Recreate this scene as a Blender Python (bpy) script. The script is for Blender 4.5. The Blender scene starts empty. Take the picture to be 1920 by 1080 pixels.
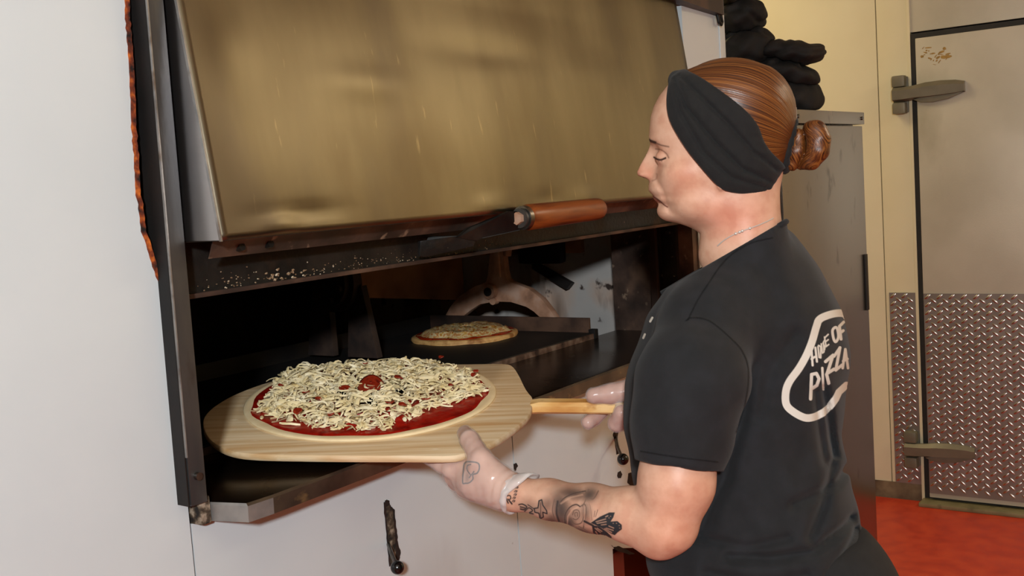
import bpy, bmesh, math, random
import numpy as np
from mathutils import Vector, Matrix
from mathutils.bvhtree import BVHTree

random.seed(7); RNG = np.random.default_rng(11)
scene = bpy.context.scene
COL = scene.collection

# ------------------------------------------------------------------ camera
YAW, PITCH, ROLL, FPX = math.radians(54.53), math.radians(5.43), math.radians(-3.89), 2040.0
CAM = np.array([0.0, -1.28, 1.5])                      # oven front is the plane y = 0, metres
FW = np.array([math.sin(YAW)*math.cos(PITCH), math.cos(YAW)*math.cos(PITCH), -math.sin(PITCH)])
_r = np.array([math.cos(YAW), -math.sin(YAW), 0.0]); _u = np.cross(_r, FW)
RT = _r*math.cos(ROLL)+_u*math.sin(ROLL); UP = -_r*math.sin(ROLL)+_u*math.cos(ROLL)
cam_data = bpy.data.cameras.new('camera'); cam = bpy.data.objects.new('camera', cam_data)
COL.objects.link(cam); scene.camera = cam
cam_data.sensor_width = 36.0; cam_data.lens = FPX/1920*36; cam_data.clip_start = 0.05
M = Matrix.Identity(4)
for i in range(3):
    M[i][0], M[i][1], M[i][2], M[i][3] = RT[i], UP[i], -FW[i], CAM[i]
cam.matrix_world = M

# ------------------------------------------------------------------ world, lights, exposure
world = bpy.data.worlds.new('world'); scene.world = world; world.use_nodes = True
bg = world.node_tree.nodes['Background']
bg.inputs[0].default_value = (1.0, 0.86, 0.66, 1); bg.inputs[1].default_value = 0.02
vs = scene.view_settings
vs.view_transform = 'Standard'; vs.look = 'None'; vs.exposure = 0.12; vs.gamma = 1.0; vs.use_curve_mapping = False

def area_light(name, loc, target, size, power, color, shape='DISK', size_y=None):
    d = bpy.data.lights.new(name, 'AREA'); d.shape = shape; d.size = size
    if size_y: d.size_y = size_y
    d.energy = power; d.color = color
    o = bpy.data.objects.new(name, d); COL.objects.link(o); o.location = loc
    o.rotation_euler = (Vector(target)-Vector(loc)).to_track_quat('-Z', 'Y').to_euler()
    return o
FLASH_POS = CAM - RT*0.08 + UP*0.39 - FW*1.3
area_light('flash_light', FLASH_POS, CAM+FW*2.2+RT*0.15-UP*0.08, 0.16, 80, (0.92, 0.975, 1.0))
area_light('ceiling_light', (0.6, -2.6, 2.85), (0.6, -2.6, 0), 1.2, 5, (1.0, 0.84, 0.60), 'RECTANGLE', 0.6)
area_light('ceiling_light', (3.95, -2.6, 2.85), (3.95, -2.6, 0), 1.2, 37, (1.0, 0.84, 0.60), 'RECTANGLE', 0.6)
area_light('ceiling_light', (3.9, 1.3, 2.85), (3.9, 1.3, 0), 0.6, 22, (1.0, 0.80, 0.46), 'RECTANGLE', 1.2)

# ------------------------------------------------------------------ pixel helpers (1920 x 1080 frame) used to read off world positions
def ray(px, py): return FW+RT*((px-960)/FPX)-UP*((py-540)/FPX)
def P(px, py, d): return CAM+ray(px, py)*d
def PA(px, py, ax, v):
    r = ray(px, py); return CAM+r*((v-CAM[ax])/r[ax])
def PP(px, py, p, n):
    r = ray(px, py); return CAM+r*(np.dot(np.asarray(p)-CAM, n)/np.dot(r, n))

# ------------------------------------------------------------------ materials
def lin(h):
    h = h.lstrip('#'); c = [int(h[i:i+2], 16)/255 for i in (0, 2, 4)]
    return tuple((x/12.92 if x <= 0.04045 else ((x+0.055)/1.055)**2.4) for x in c)+(1.0,)
MATS = {}
def mat(name, cols, rough=0.5, metal=0.0, scale=8.0, stretch=(1, 1, 1), detail=4.0, ramp=(0.35, 0.65), bump=0.0, bscale=None,
        rvar=0.0, spec=0.5, coords='Object', alpha=1.0, sheen=0.0, sss=0.0, extra=None, aniso=0.0, distort=0.0):
    """Principled material; cols = list of hex colours mixed by a noise ramp; extra = [(hex, scale, lo, hi, stretch)] stain layers."""
    m = bpy.data.materials.new(name); m.use_nodes = True; nt = m.node_tree; N = nt.nodes; L = nt.links
    b = N['Principled BSDF']; b.inputs['Roughness'].default_value = rough; b.inputs['Metallic'].default_value = metal
    b.inputs['Specular IOR Level'].default_value = spec; b.inputs['Alpha'].default_value = alpha
    if sheen: b.inputs['Sheen Weight'].default_value = sheen
    if sss:
        b.inputs['Subsurface Weight'].default_value = sss; b.inputs['Subsurface Radius'].default_value = (0.6, 0.25, 0.15)
        b.inputs['Subsurface Scale'].default_value = 0.01
    if aniso: b.inputs['Anisotropic'].default_value = aniso
    tc = N.new('ShaderNodeTexCoord')
    def noise(sc, st, det=detail, dis=distort):
        mp = N.new('ShaderNodeMapping'); mp.inputs['Scale'].default_value = st; L.new(tc.outputs[coords], mp.inputs['Vector'])
        n = N.new('ShaderNodeTexNoise'); n.inputs['Scale'].default_value = sc; n.inputs['Detail'].default_value = det
        n.inputs['Distortion'].default_value = dis
        L.new(mp.outputs[0], n.inputs['Vector']); return n
    if len(cols) == 1 and not extra:
        b.inputs['Base Color'].default_value = lin(cols[0]); n = None
        if bump or rvar: n = noise(scale, stretch)
        cur = None
    else:
        n = noise(scale, stretch); r = N.new('ShaderNodeValToRGB'); L.new(n.outputs['Fac'], r.inputs[0])
        e = r.color_ramp.elements; k = len(cols)
        e[0].position = ramp[0]; e[0].color = lin(cols[0]); e[1].position = ramp[1]; e[1].color = lin(cols[-1])
        for i in range(1, k-1):
            x = e.new(ramp[0]+(ramp[1]-ramp[0])*i/(k-1)); x.color = lin(cols[i])
        cur = r.outputs['Color']
        for (hx, sc, lo, hi, st) in (extra or []):
            n2 = noise(sc, st, 5.0); mr = N.new('ShaderNodeMapRange'); mr.inputs[1].default_value = lo; mr.inputs[2].default_value = hi
            L.new(n2.outputs['Fac'], mr.inputs[0]); mx = N.new('ShaderNodeMixRGB'); mx.inputs[2].default_value = lin(hx)
            L.new(mr.outputs[0], mx.inputs[0]); L.new(cur, mx.inputs[1]); cur = mx.outputs[0]
        L.new(cur, b.inputs['Base Color'])
    if rvar:
        mr = N.new('ShaderNodeMapRange'); mr.inputs[3].default_value = max(0.02, rough-rvar); mr.inputs[4].default_value = min(1, rough+rvar)
        L.new(n.outputs['Fac'], mr.inputs[0]); L.new(mr.outputs[0], b.inputs['Roughness'])
    if bump:
        n3 = noise(bscale or scale*4, stretch, 3.0); bp = N.new('ShaderNodeBump'); bp.inputs['Strength'].default_value = bump
        bp.inputs['Distance'].default_value = 0.002; L.new(n3.outputs['Fac'], bp.inputs['Height']); L.new(bp.outputs[0], b.inputs['Normal'])
    MATS[name] = m; return m

# ------------------------------------------------------------------ mesh helpers
def link(name, me, m=None, parent=None, smooth=False, label=None, cat=None, group=None, kind=None):
    o = bpy.data.objects.new(name, me); COL.objects.link(o)
    if m is not None:
        for mm in (m if isinstance(m, (list, tuple)) else [m]): me.materials.append(mm)
    if smooth: me.polygons.foreach_set('use_smooth', np.ones(len(me.polygons), bool))
    if parent is not None: o.parent = parent
    if label: o['label'] = label
    if cat: o['category'] = cat
    if group: o['group'] = group
    if kind: o['kind'] = kind
    return o
def pyd(name, v, f, m=None, parent=None, smooth=False, **k):
    me = bpy.data.meshes.new(name); me.from_pydata([tuple(map(float, x)) for x in v], [], [tuple(map(int, x)) for x in f]); me.update()
    return link(name, me, m, parent, smooth, **k)
def npmesh(name, v, quads, m=None, parent=None, smooth=True, **k):
    """fast: v (n,3) array, quads (m,4 or 3) int array"""
    me = bpy.data.meshes.new(name); nq, w = quads.shape
    me.vertices.add(len(v)); me.vertices.foreach_set('co', np.asarray(v, np.float32).ravel())
    me.loops.add(nq*w); me.loops.foreach_set('vertex_index', quads.astype(np.int32).ravel())
    me.polygons.add(nq); me.polygons.foreach_set('loop_start', np.arange(0, nq*w, w, dtype=np.int32))
    me.polygons.foreach_set('loop_total', np.full(nq, w, np.int32)); me.update(calc_edges=True); me.validate()
    return link(name, me, m, parent, smooth, **k)
def empty(name, loc=(0, 0, 0), label=None, cat=None, group=None, mw=None, kind=None):
    o = bpy.data.objects.new(name, None); COL.objects.link(o); o.location = loc; o.empty_display_size = 0.1
    if mw is not None: o.matrix_world = mw
    if label: o['label'] = label
    if cat: o['category'] = cat
    if group: o['group'] = group
    if kind: o['kind'] = kind
    return o
def bm_to(name, bm, m=None, parent=None, smooth=False, bevel=0.0, seg=2, **k):
    bmesh.ops.recalc_face_normals(bm, faces=bm.faces)
    if bevel:
        es = [e for e in bm.edges if len(e.link_faces) == 2 and e.calc_face_angle(0) > 0.4]
        bmesh.ops.bevel(bm, geom=es, offset=bevel, segments=seg, affect='EDGES', profile=0.7, clamp_overlap=True)
    me = bpy.data.meshes.new(name); bm.to_mesh(me); bm.free()
    o = link(name, me, m, parent, False, **k)
    if smooth or bevel:
        me.polygons.foreach_set('use_smooth', np.ones(len(me.polygons), bool)); me.set_sharp_from_angle(angle=math.radians(35))
    return o
def bx(bm, lo, hi):
    vs_ = [bm.verts.new((x, y, z)) for z in (lo[2], hi[2]) for y in (lo[1], hi[1]) for x in (lo[0], hi[0])]
    for f in ((0, 1, 3, 2), (4, 5, 7, 6), (0, 1, 5, 4), (2, 3, 7, 6), (0, 2, 6, 4), (1, 3, 7, 5)): bm.faces.new([vs_[i] for i in f])
def box(name, lo, hi, m, parent=None, bevel=0.0, **k):
    bm = bmesh.new(); bx(bm, lo, hi); return bm_to(name, bm, m, parent, bevel=bevel, **k)
def hexa(name, bot, top, m, parent=None, bevel=0.0, **k):
    """solid from two matching loops of 3-D points"""
    bm = bmesh.new(); a = [bm.verts.new(tuple(p)) for p in bot]; b = [bm.verts.new(tuple(p)) for p in top]; n = len(a)
    bm.faces.new(a); bm.faces.new(b)
    for i in range(n): bm.faces.new((a[i], a[(i+1) % n], b[(i+1) % n], b[i]))
    return bm_to(name, bm, m, parent, bevel=bevel, **k)
def prism(name, poly, axis, lo, hi, m, parent=None, bevel=0.0, **k):
    """poly of 2-D points in the two remaining axes (in xyz order) extruded along axis from lo to hi"""
    def mk(p, v): q = list(p); q.insert(axis, v); return q
    return hexa(name, [mk(p, lo) for p in poly], [mk(p, hi) for p in poly], m, parent, bevel, **k)
def tube_geo(pts, rad, n=12, caps=True):
    pts = np.array(pts, float); rad = np.broadcast_to(np.array(rad, float), (len(pts),)); V = []; F = []
    t = np.gradient(pts, axis=0); t /= np.linalg.norm(t, axis=1)[:, None]+1e-12
    a = np.array([0, 0, 1.0]) if abs(t[0][2]) < 0.9 else np.array([1.0, 0, 0])
    for i in range(len(pts)):
        a = a-t[i]*np.dot(a, t[i]); a /= np.linalg.norm(a); b = np.cross(t[i], a)
        for j in range(n):
            w = 2*math.pi*j/n; V.append(pts[i]+rad[i]*(a*math.cos(w)+b*math.sin(w)))
    for i in range(len(pts)-1):
        for j in range(n): F.append((i*n+j, i*n+(j+1) % n, (i+1)*n+(j+1) % n, (i+1)*n+j))
    if caps: F.append(tuple(range(n))[::-1]); F.append(tuple((len(pts)-1)*n+j for j in range(n)))
    return V, F
def tube(name, pts, rad, m, parent=None, n=12, **k):
    V, F = tube_geo(pts, rad, n); o = pyd(name, V, F, m, parent, **k)
    o.data.polygons.foreach_set('use_smooth', np.ones(len(o.data.polygons), bool)); o.data.set_sharp_from_angle(angle=math.radians(50)); return o
def cyl(name, a, b, r, m, parent=None, n=20, **k): return tube(name, [a, b], r, m, parent, n, **k)
def ball(name, c, r, m, parent=None, sc=(1, 1, 1), seg=20, **k):
    bm = bmesh.new(); bmesh.ops.create_uvsphere(bm, u_segments=seg, v_segments=seg//2+2, radius=r)
    for v in bm.verts: v.co = Vector((v.co.x*sc[0]+c[0], v.co.y*sc[1]+c[1], v.co.z*sc[2]+c[2]))
    return bm_to(name, bm, m, parent, smooth=True, **k)
# ------------------------------------------------------------------ surfaces
m_white = mat('white_enamel', ['#c2cacd', '#c9d0d2'], 0.32, scale=3, rvar=0.06, extra=[('#a9a49f', 2.2, 0.58, 0.85, (1, 1, 0.4)), ('#6a5a4a', 60, 0.74, 0.8, (1, 1, 1))], detail=6)
m_rust = mat('rust', ['#160a06', '#7a3212', '#c8681f'], 0.85, scale=60, ramp=(0.36, 0.68), bump=0.5, bscale=160)
m_soot = mat('sooty_steel', ['#0f0e0d', '#1b1815', '#2b241d'], 0.55, 0.4, scale=14, bump=0.5, bscale=120, rvar=0.15, extra=[('#4a3420', 9, 0.62, 0.8, (1, 1, 1)), ('#b9a58c', 55, 0.71, 0.76, (0.5, 1, 2))], detail=8)
m_post = mat('worn_dark_steel', ['#38383a', '#4c4b4a', '#5e5a54'], 0.42, 0.6, scale=9, stretch=(1, 1, 0.25), bump=0.2, bscale=80, rvar=0.12, extra=[('#3a2216', 14, 0.6, 0.75, (1, 1, 0.4))], detail=7)
m_hood = mat('brushed_stainless', ['#6a6152', '#796f59', '#877d65'], 0.38, 1.0, scale=3.5, stretch=(1.5, 1.5, 0.25), bump=0.05, bscale=5, rvar=0.07, extra=[('#5e4e3a', 2.3, 0.55, 0.85, (1, 1, 0.5)), ('#241a12', 70, 0.775, 0.79, (1, 1, 0.6)), ('#a59676', 40, 0.68, 0.8, (1.6, 1.6, 0.08))], detail=7)
m_hoodside = mat('heat_stained_steel', ['#b9b4b2', '#a49c98'], 0.32, 1.0, scale=6, stretch=(1, 1, 0.3), rvar=0.06, extra=[('#5a2a1c', 12, 0.6, 0.72, (1, 1, 0.3))])
m_sill = mat('seasoned_steel', ['#1c1611', '#2a2019', '#3a2c20'], 0.24, 0.8, scale=5, rvar=0.1, bump=0.05, bscale=60, extra=[('#6a5034', 6, 0.64, 0.85, (1, 1, 1)), ('#c8b08a', 90, 0.765, 0.79, (1, 1, 1))], detail=7)
m_silledge = mat('worn_bright_steel', ['#7a7876', '#98948f'], 0.36, 0.55, scale=22, rvar=0.1, extra=[('#5a432f', 18, 0.55, 0.7, (1, 1, 1))], bump=0.2)
m_tray = mat('baked_tray', ['#0b0a09', '#141110', '#1c1613'], 0.6, 0.2, scale=7, bump=0.2, bscale=70, detail=7)
m_trayedge = mat('rusty_tray_edge', ['#2e1e16', '#5a4234', '#7a6658'], 0.7, 0.3, scale=26, bump=0.3)
m_cast = mat('rusty_cast_iron', ['#84604a', '#a87e64', '#b59480'], 0.72, 0.05, scale=18, bump=0.35, bscale=90, detail=7)
m_chamber = mat('chamber_steel', ['#17100b', '#241710', '#38231a'], 0.8, 0.2, scale=5, bump=0.2, detail=7)
m_brownplate = mat('lightened_brown_plate', ['#8a5c3a', '#a87248', '#b98452'], 0.7, 0.2, scale=6, detail=7, bump=0.2)  # tan lifted so the plates show brown where no flash reaches
m_greyplate = mat('smoked_zinc_plate', ['#a5a19e', '#b0aaa5', '#b89f8e'], 0.6, 0.0, scale=5, detail=7, extra=[('#5a4436', 5, 0.55, 0.7, (1, 1, 0.3)), ('#1a1410', 7, 0.6, 0.72, (1, 1, 0.35)), ('#3a2c26', 26, 0.64, 0.72, (1, 1, 1))])
m_jamb = mat('speckled_jamb', ['#2a1d16', '#45332a', '#6a5140'], 0.6, 0.1, scale=11, detail=8, bump=0.3, extra=[('#8a7460', 36, 0.64, 0.72, (1, 1, 0.7))])
m_rail = mat('brown_rail', ['#3a241c', '#4c342a', '#2c1a14'], 0.5, 0.3, scale=10)
m_castdark = mat('dark_cast_iron', ['#1e1410', '#30211a', '#3c2c22'], 0.8, 0.1, scale=18, bump=0.3)  # darker cast iron for the reel parts further in
m_endplate = mat('scorched_end_plate', ['#1e130d', '#38241a', '#5a4030'], 0.7, 0.1, scale=9, detail=7)
m_black = mat('black_phenolic', ['#0a0a0b'], 0.22)
m_rod = mat('rod_steel', ['#8a8580', '#5c5650'], 0.35, 1.0, scale=30)
m_crust = mat('burnt_insulation', ['#15100b', '#4a3d2e', '#948674'], 0.95, scale=70, ramp=(0.4, 0.66), bump=0.8, bscale=150)
m_hole = mat('burnt_enamel', ['#0d0806', '#2a140c'], 0.9, scale=60, bump=0.4)
m_woodgrip = mat('varnished_wood', ['#6a3010', '#864317', '#5e280d'], 0.35, scale=9, stretch=(0.6, 6, 6), extra=[('#e2d8cc', 30, 0.7, 0.73, (1, 1, 1)), ('#2a1208', 14, 0.62, 0.78, (1, 1, 1))], detail=6)
m_warmwall = mat('warm_tinted_wall_panel', ['#d6cca8', '#ddd4b2'], 0.45, scale=2.2, rvar=0.05, bump=0.06, bscale=120)  # yellow of the warm room light put into the panel colour
m_door = mat('galvanised_door_skin', ['#bcb6a6', '#c6c0b0'], 0.42, 0.35, scale=4, rvar=0.06, bump=0.12, bscale=150, extra=[('#8f8874', 3, 0.6, 0.85, (1, 1, 0.5))])
m_seal = mat('black_gasket', ['#15120e', '#1e1a14'], 0.7, scale=20)
m_diamond = mat('diamond_plate', ['#857d76', '#938b84'], 0.45, 0.6, scale=8, rvar=0.08, bump=0.08)
m_lug = mat('diamond_lug', ['#c4bdb4'], 0.3, 1.0)
m_hinge = mat('grey_hinge', ['#6c6756', '#756f5e'], 0.45, 0.3, scale=20, bump=0.1)
m_residue = mat('glue_residue', ['#8a6a2c', '#a5833f'], 0.6, scale=60)
m_thresh = mat('threshold_plate', ['#7a7353', '#8c8462'], 0.5, 0.4, scale=16, extra=[('#221a12', 7, 0.58, 0.7, (1, 1, 1))])
m_dirt = mat('grimy_base', ['#2a2016', '#5a4a36', '#7a6a50'], 0.7, scale=8)
m_floor = mat('red_epoxy_floor', ['#a62e16', '#b1361a', '#b83e1e'], 0.45, scale=14, rvar=0.12, detail=8, extra=[('#d98a4a', 90, 0.72, 0.78, (1, 1, 1)), ('#5a1a10', 60, 0.73, 0.77, (1, 1, 1))], bump=0.08)
m_ceil = mat('ceiling_tile', ['#d8cfb4', '#cfc6aa'], 0.85, scale=30)
m_paint = mat('cream_paint', ['#cdbf92', '#d6c99c'], 0.7, scale=3)
m_cab = mat('cabinet_stainless', ['#877f76', '#938b82'], 0.26, 1.0, scale=3, stretch=(1, 1, 0.3), rvar=0.06, bump=0.03, bscale=6, extra=[('#4a4038', 16, 0.62, 0.75, (1, 1, 0.5))])
m_towel = mat('black_towel', ['#0e0c0b', '#151211', '#1e1a17'], 0.8, scale=10, bump=0.9, bscale=45, spec=0.35)
m_redleg = mat('red_brown_channel', ['#5a1c14', '#6c2a1e'], 0.35, 0.3, scale=8, rvar=0.1)

# ------------------------------------------------------------------ room shell
XW = 4.79                                                # cooler wall plane
def struct(o): o['kind'] = 'structure'; return o
struct(box('floor', (-2.6, -4.2, -0.05), (XW+0.12, 2.6, 0.0), m_floor))
struct(box('ceiling', (-2.6, -4.2, 2.9), (XW+0.12, 2.6, 2.95), m_ceil))
struct(box('wall_behind_oven', (-2.6, 2.5, 0), (XW+0.12, 2.6, 2.9), m_paint))
struct(box('wall_left', (-2.7, -4.2, 0), (-2.6, 2.6, 2.9), m_paint))
struct(box('wall_behind_camera', (-2.6, -4.3, 0), (XW+0.12, -4.2, 2.9), m_paint))
wr = struct(box('wall_right', (XW+0.05, -4.2, 0), (XW+0.12, 2.5, 2.9), m_seal))
for (y0, y1, z0, z1, mm) in ((0.137, 1.3, 0.0, 2.9, m_warmwall), (1.304, 2.49, 0.0, 2.9, m_warmwall), (0.0, 0.133, 0.0, 2.9, m_warmwall), (-0.99, -0.004, 2.02, 2.9, m_door), (-2.5, -0.996, 0.0, 2.9, m_warmwall), (-4.19, -2.504, 0, 2.9, m_warmwall)):
    box('wall_panel', (XW, y0, z0), (XW+0.055, y1, z1), mm, wr, bevel=0.002)
# panel seams, threshold and base
box('base_strip', (XW-0.004, 0.0, 0.0), (XW, 0.5, 0.075), m_dirt, wr)
# ------------------------------------------------------------------ walk-in cooler door
door = empty('door_1', (XW, -0.02, 0), 'large grey metal walk-in cooler door with diamond plate kick panel', 'door', kind='structure')
def onto(o, root):
    o.parent = root; o.matrix_parent_inverse = root.matrix_basis.inverted(); return o
LEAF = onto(box('door_leaf', (XW-0.03, -0.98, 0.03), (XW+0.03, -0.032, 1.99), m_door, bevel=0.004), door)
onto(box('door_gasket', (XW-0.006, -0.985, 0.0), (XW+0.04, -0.008, 2.013), m_seal), door)
onto(box('kick_plate', (XW-0.034, -0.98, 0.05), (XW-0.03, -0.034, 0.92), m_diamond), door)
onto(box('frame_kick_plate', (XW-0.005, 0.0, 0.075), (XW, 0.118, 0.92), m_diamond), door)
onto(box('frame_strip', (XW-0.008, -0.006, 0.0), (XW, 0.006, 2.9), m_warmwall, bevel=0.001), door)
def lugs(name, x, y0, y1, z0, z1, root):
    py_, pz = 0.0486, 0.034; V = []; F = []; r = 0
    nz = int((z1-z0)/pz*2); ny = int((y1-y0)/py_)
    for i in range(nz):
        z = z1-0.014-i*pz/2; odd = i % 2
        if z < z0+0.012: break
        for j in range(ny+1):
            y = y1-0.016-(j+0.5*odd)*py_
            if y < y0+0.012: continue
            a = math.radians(38 if odd else -38); ca, sa = math.cos(a), math.sin(a); b = len(V)
            for (u, w, h) in ((-0.0165, 0, 0), (-0.008, 0.005, 0), (0.008, 0.005, 0), (0.0165, 0, 0), (0.008, -0.005, 0), (-0.008, -0.005, 0), (-0.008, 0, 0.0034), (0.008, 0, 0.0034)):
                V.append((x-h, y+u*ca-w*sa, z+u*sa+w*ca))
            F += [(b, b+6, b+1), (b+1, b+6, b+7, b+2), (b+2, b+7, b+3), (b+3, b+7, b+4), (b+4, b+7, b+6, b+5), (b+5, b+6, b)]
    o = pyd(name, V, F, m_lug, smooth=True); o['kind'] = 'stuff'; onto(o, root)
lugs('diamond_lugs', XW-0.034, -0.98, -0.034, 0.05, 0.92, door)
lugs('diamond_lugs', XW-0.005, 0.0, 0.118, 0.075, 0.92, door)
onto(box('threshold', (XW-0.09, -1.2, 0.0), (XW+0.01, -0.0, 0.018), m_thresh, bevel=0.006), door)
def hinge(z):
    h = empty('hinge', (XW, -0.02, z))
    for dz in (0.056, -0.056):
        box('hinge_knuckle', (XW-0.05, 0.012, z+dz-0.024), (XW-0.004, 0.066, z+dz+0.024), m_hinge, bevel=0.01).parent = h
    box('hinge_mount', (XW-0.012, 0.008, z-0.075), (XW-0.002, 0.07, z+0.075), m_hinge, bevel=0.004).parent = h
    # strap: tapering blade, domed, with a lower skirt
    prof = [(0.062, -0.030, 0.030), (0.02, -0.030, 0.030), (-0.02, -0.026, 0.032), (-0.07, -0.026, 0.040), (-0.13, -0.024, 0.042), (-0.19, -0.020, 0.038), (-0.225, -0.014, 0.030)]
    bm = bmesh.new(); rows = []
    for (y, zb, zt) in prof:
        t = 0.052 if y > 0 else 0.050-0.10*abs(y+0.03)*0.6
        rows.append([bm.verts.new((XW-dx, y, z+zz)) for dx, zz in ((0.03, zb), (0.03+t*0.55, zb*0.7), (0.03+t*0.62, zt*0.55), (0.03+t*0.3, zt), (0.03, zt))])
    for a, b in zip(rows, rows[1:]):
        for i in range(4): bm.faces.new((a[i], a[i+1], b[i+1], b[i]))
        bm.faces.new((a[4], a[0], b[0], b[4]))
    bm.faces.new(rows[0]); bm.faces.new(rows[-1][::-1])
    bm_to('hinge_strap', bm, m_hinge, smooth=True).parent = h
    prism('hinge_skirt', [(-0.02, z-0.027), (-0.05, z-0.040), (-0.10, z-0.044), (-0.16, z-0.036), (-0.222, z-0.014), (-0.2, z-0.010), (-0.05, z-0.02)], 0, XW-0.046, XW-0.03, m_hinge, bevel=0.003).parent = h
    for c in h.children: c.matrix_parent_inverse = h.matrix_basis.inverted()
    onto(h, door)
hinge(1.765); hinge(0.235)
# scraped sticker residue on the door
V = []; F = []
for k in range(26):
    t = k/25; y = -0.055-0.11*t; z = 1.922-0.028*t+0.02*math.sin(t*9)+random.uniform(-0.02, 0.02); w, h = random.uniform(0.004, 0.016), random.uniform(0.0012, 0.005); a = random.uniform(-0.9, 0.5)
    if t > 0.75: h *= 1.8
    b = len(V); n = 7
    for j in range(n):
        q = 2*math.pi*j/n; rr = random.uniform(0.6, 1.2); uu, vv = w*rr*math.cos(q), h*rr*math.sin(q)
        V.append((XW-0.0304-0.00001*k, y+uu*math.cos(a)-vv*math.sin(a), z+uu*math.sin(a)+vv*math.cos(a)))
    F.append(tuple(range(b, b+n)))
onto(pyd('glue_residue', V, F, m_residue), door)

# ------------------------------------------------------------------ the oven
oven = empty('revolving_tray_oven', (1.8, 0, 0), 'large white revolving pizza oven with stainless hood and open mouth', 'oven')
def op(o): return onto(o, oven)
HS = 1.073
# outer left panel with a ragged, rusted cut edge
cut = [(0.935, 2.30), (0.943, 2.0), (0.943, 1.80), (0.938, 1.68), (0.933, 1.60), (0.930, 1.52), (0.933, 1.47), (0.945, 1.42), (0.957, 1.385), (0.961, 1.30), (0.9615, 1.0), (0.9615, 0.6)]
def ragged(pl, step=0.006, amp=0.0009):
    out = []
    for (a, b) in zip(pl, pl[1:]):
        n = max(1, int(abs(b[1]-a[1])/step))
        for i in range(n):
            t = i/n; out.append((a[0]+(b[0]-a[0])*t+random.uniform(-amp, amp), a[1]+(b[1]-a[1])*t))
    return out+[pl[-1]]
cr = ragged(cut[:9])+cut[9:]
op(prism('outer_panel', [(-0.9, 2.30)]+cr+[(-0.9, 0.6)], 1, 0.0, 0.022, m_white))
rb = [(x-0.003+random.uniform(-0.001, 0.0006), z) for x, z in cr if z > 1.375]
op(hexa('rusted_cut_edge', [(x, -0.0012, z) for x, z in rb]+[(x+0.0075, -0.0012, z) for x, z in rb[::-1]], [(x, 0.02, z) for x, z in rb]+[(x+0.0075, 0.02, z) for x, z in rb[::-1]], m_rust))
op(box('frame_backing', (0.93, 0.024, 1.07), (0.985, 0.05, 2.3), m_tray))
# lower front panels
BY = 0.003
op(prism('front_panel', [(0.9665, 1.045), (1.7635, 1.045), (1.7635, 0.6), (0.9665, 0.6)], 1, BY, 0.03, m_white))
op(prism('front_panel', [(1.767, 1.045), (2.64, 1.045), (2.64, 0.585), (2.25, 0.6), (2.16, 0.628), (2.135, 0.634), (2.13, 0.40), (1.767, 0.40)], 1, BY, 0.03, m_white))
op(box('front_panel', (2.643, 0.0, 0.585), (2.90, 0.03, 2.3), m_white))
op(box('end_panel', (2.88, 0.03, 0.585), (2.90, 1.6, 2.3), m_white))
op(box('corner_trim', (2.868, -0.004, 0.6), (2.902, 0.0, 2.3), m_white, bevel=0.001))
# base channels under the panels
leg = op(box('base_leg', (2.135, 0.02, 0.0), (2.215, 0.1, 0.61), m_redleg, bevel=0.004))
op(box('base_leg', (2.72, 0.02, 0.0), (2.80, 0.1, 0.61), m_redleg, bevel=0.004))
op(box('base_leg', (0.2, 0.02, 0.0), (0.28, 0.1, 0.61), m_redleg, bevel=0.004))
op(box('base_leg', (2.72, 1.3, 0.0), (2.80, 1.38, 0.61), m_redleg, bevel=0.004))
op(box('base_rail', (-0.9, 0.035, 0.40), (2.125, 0.09, 0.60), m_soot))
# left post
op(hexa('side_post', [(0.948, -0.026, 1.079), (0.9765, -0.026, 1.0785), (0.9765, 0.02, 1.0785), (0.948, 0.02, 1.079)], [(0.962, -0.026, 2.3), (0.988, -0.026, 2.3), (0.988, 0.02, 2.3), (0.962, 0.02, 2.3)], m_post, bevel=0.0025))
op(hexa('post_edge', [(0.9465, -0.028, 1.15), (0.9485, -0.028, 1.15), (0.9485, -0.02, 1.15), (0.9465, -0.02, 1.15)], [(0.9607, -0.028, 2.3), (0.9632, -0.028, 2.3), (0.9632, -0.02, 2.3), (0.9607, -0.02, 2.3)], m_silledge))
op(hexa('dark_gap_cover', [(0.9444, -0.024, 1.08), (0.9464, -0.024, 1.08), (0.9464, 0.02, 1.08), (0.9444, 0.02, 1.08)], [(0.9595, -0.024, 2.3), (0.9615, -0.024, 2.3), (0.9615, 0.02, 2.3), (0.9595, 0.02, 2.3)], m_tray))  # thin black sheet added on the post to read as the dark gap
op(tube('post_bolt', [(0.962, -0.032, 1.12), (0.962, -0.024, 1.12)], 0.006, m_rod, n=8))
op(box('post_foot', (0.967, -0.02, 1.045), (0.985, 0.02, 1.085), m_crust, bevel=0.003))
# right posts and jamb
op(box('side_post', (2.60, 0.03, 1.073), (2.643, 0.075, 1.47), m_soot, bevel=0.002))
op(box('track_rail', (2.612, -0.012, 1.073), (2.643, 0.03, 1.5), m_jamb, bevel=0.002))
op(box('bright_edge', (2.638, -0.016, 1.073), (2.6445, -0.001, 1.5), m_silledge, bevel=0.001))
op(tube('track_bolt', [(2.615, 0.05, 1.345), (2.59, 0.05, 1.345)], 0.006, m_rod, n=8))
op(box('track_rail', (2.585, 0.085, 1.073), (2.60, 0.105, 1.5), m_chamber, bevel=0.002))
op(box('mouth_jamb', (2.645, 0.03, 1.05), (2.665, 0.255, 1.5), m_jamb))
op(box('mouth_jamb', (0.965, 0.05, 1.05), (0.985, 0.255, 1.5), m_jamb))
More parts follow.
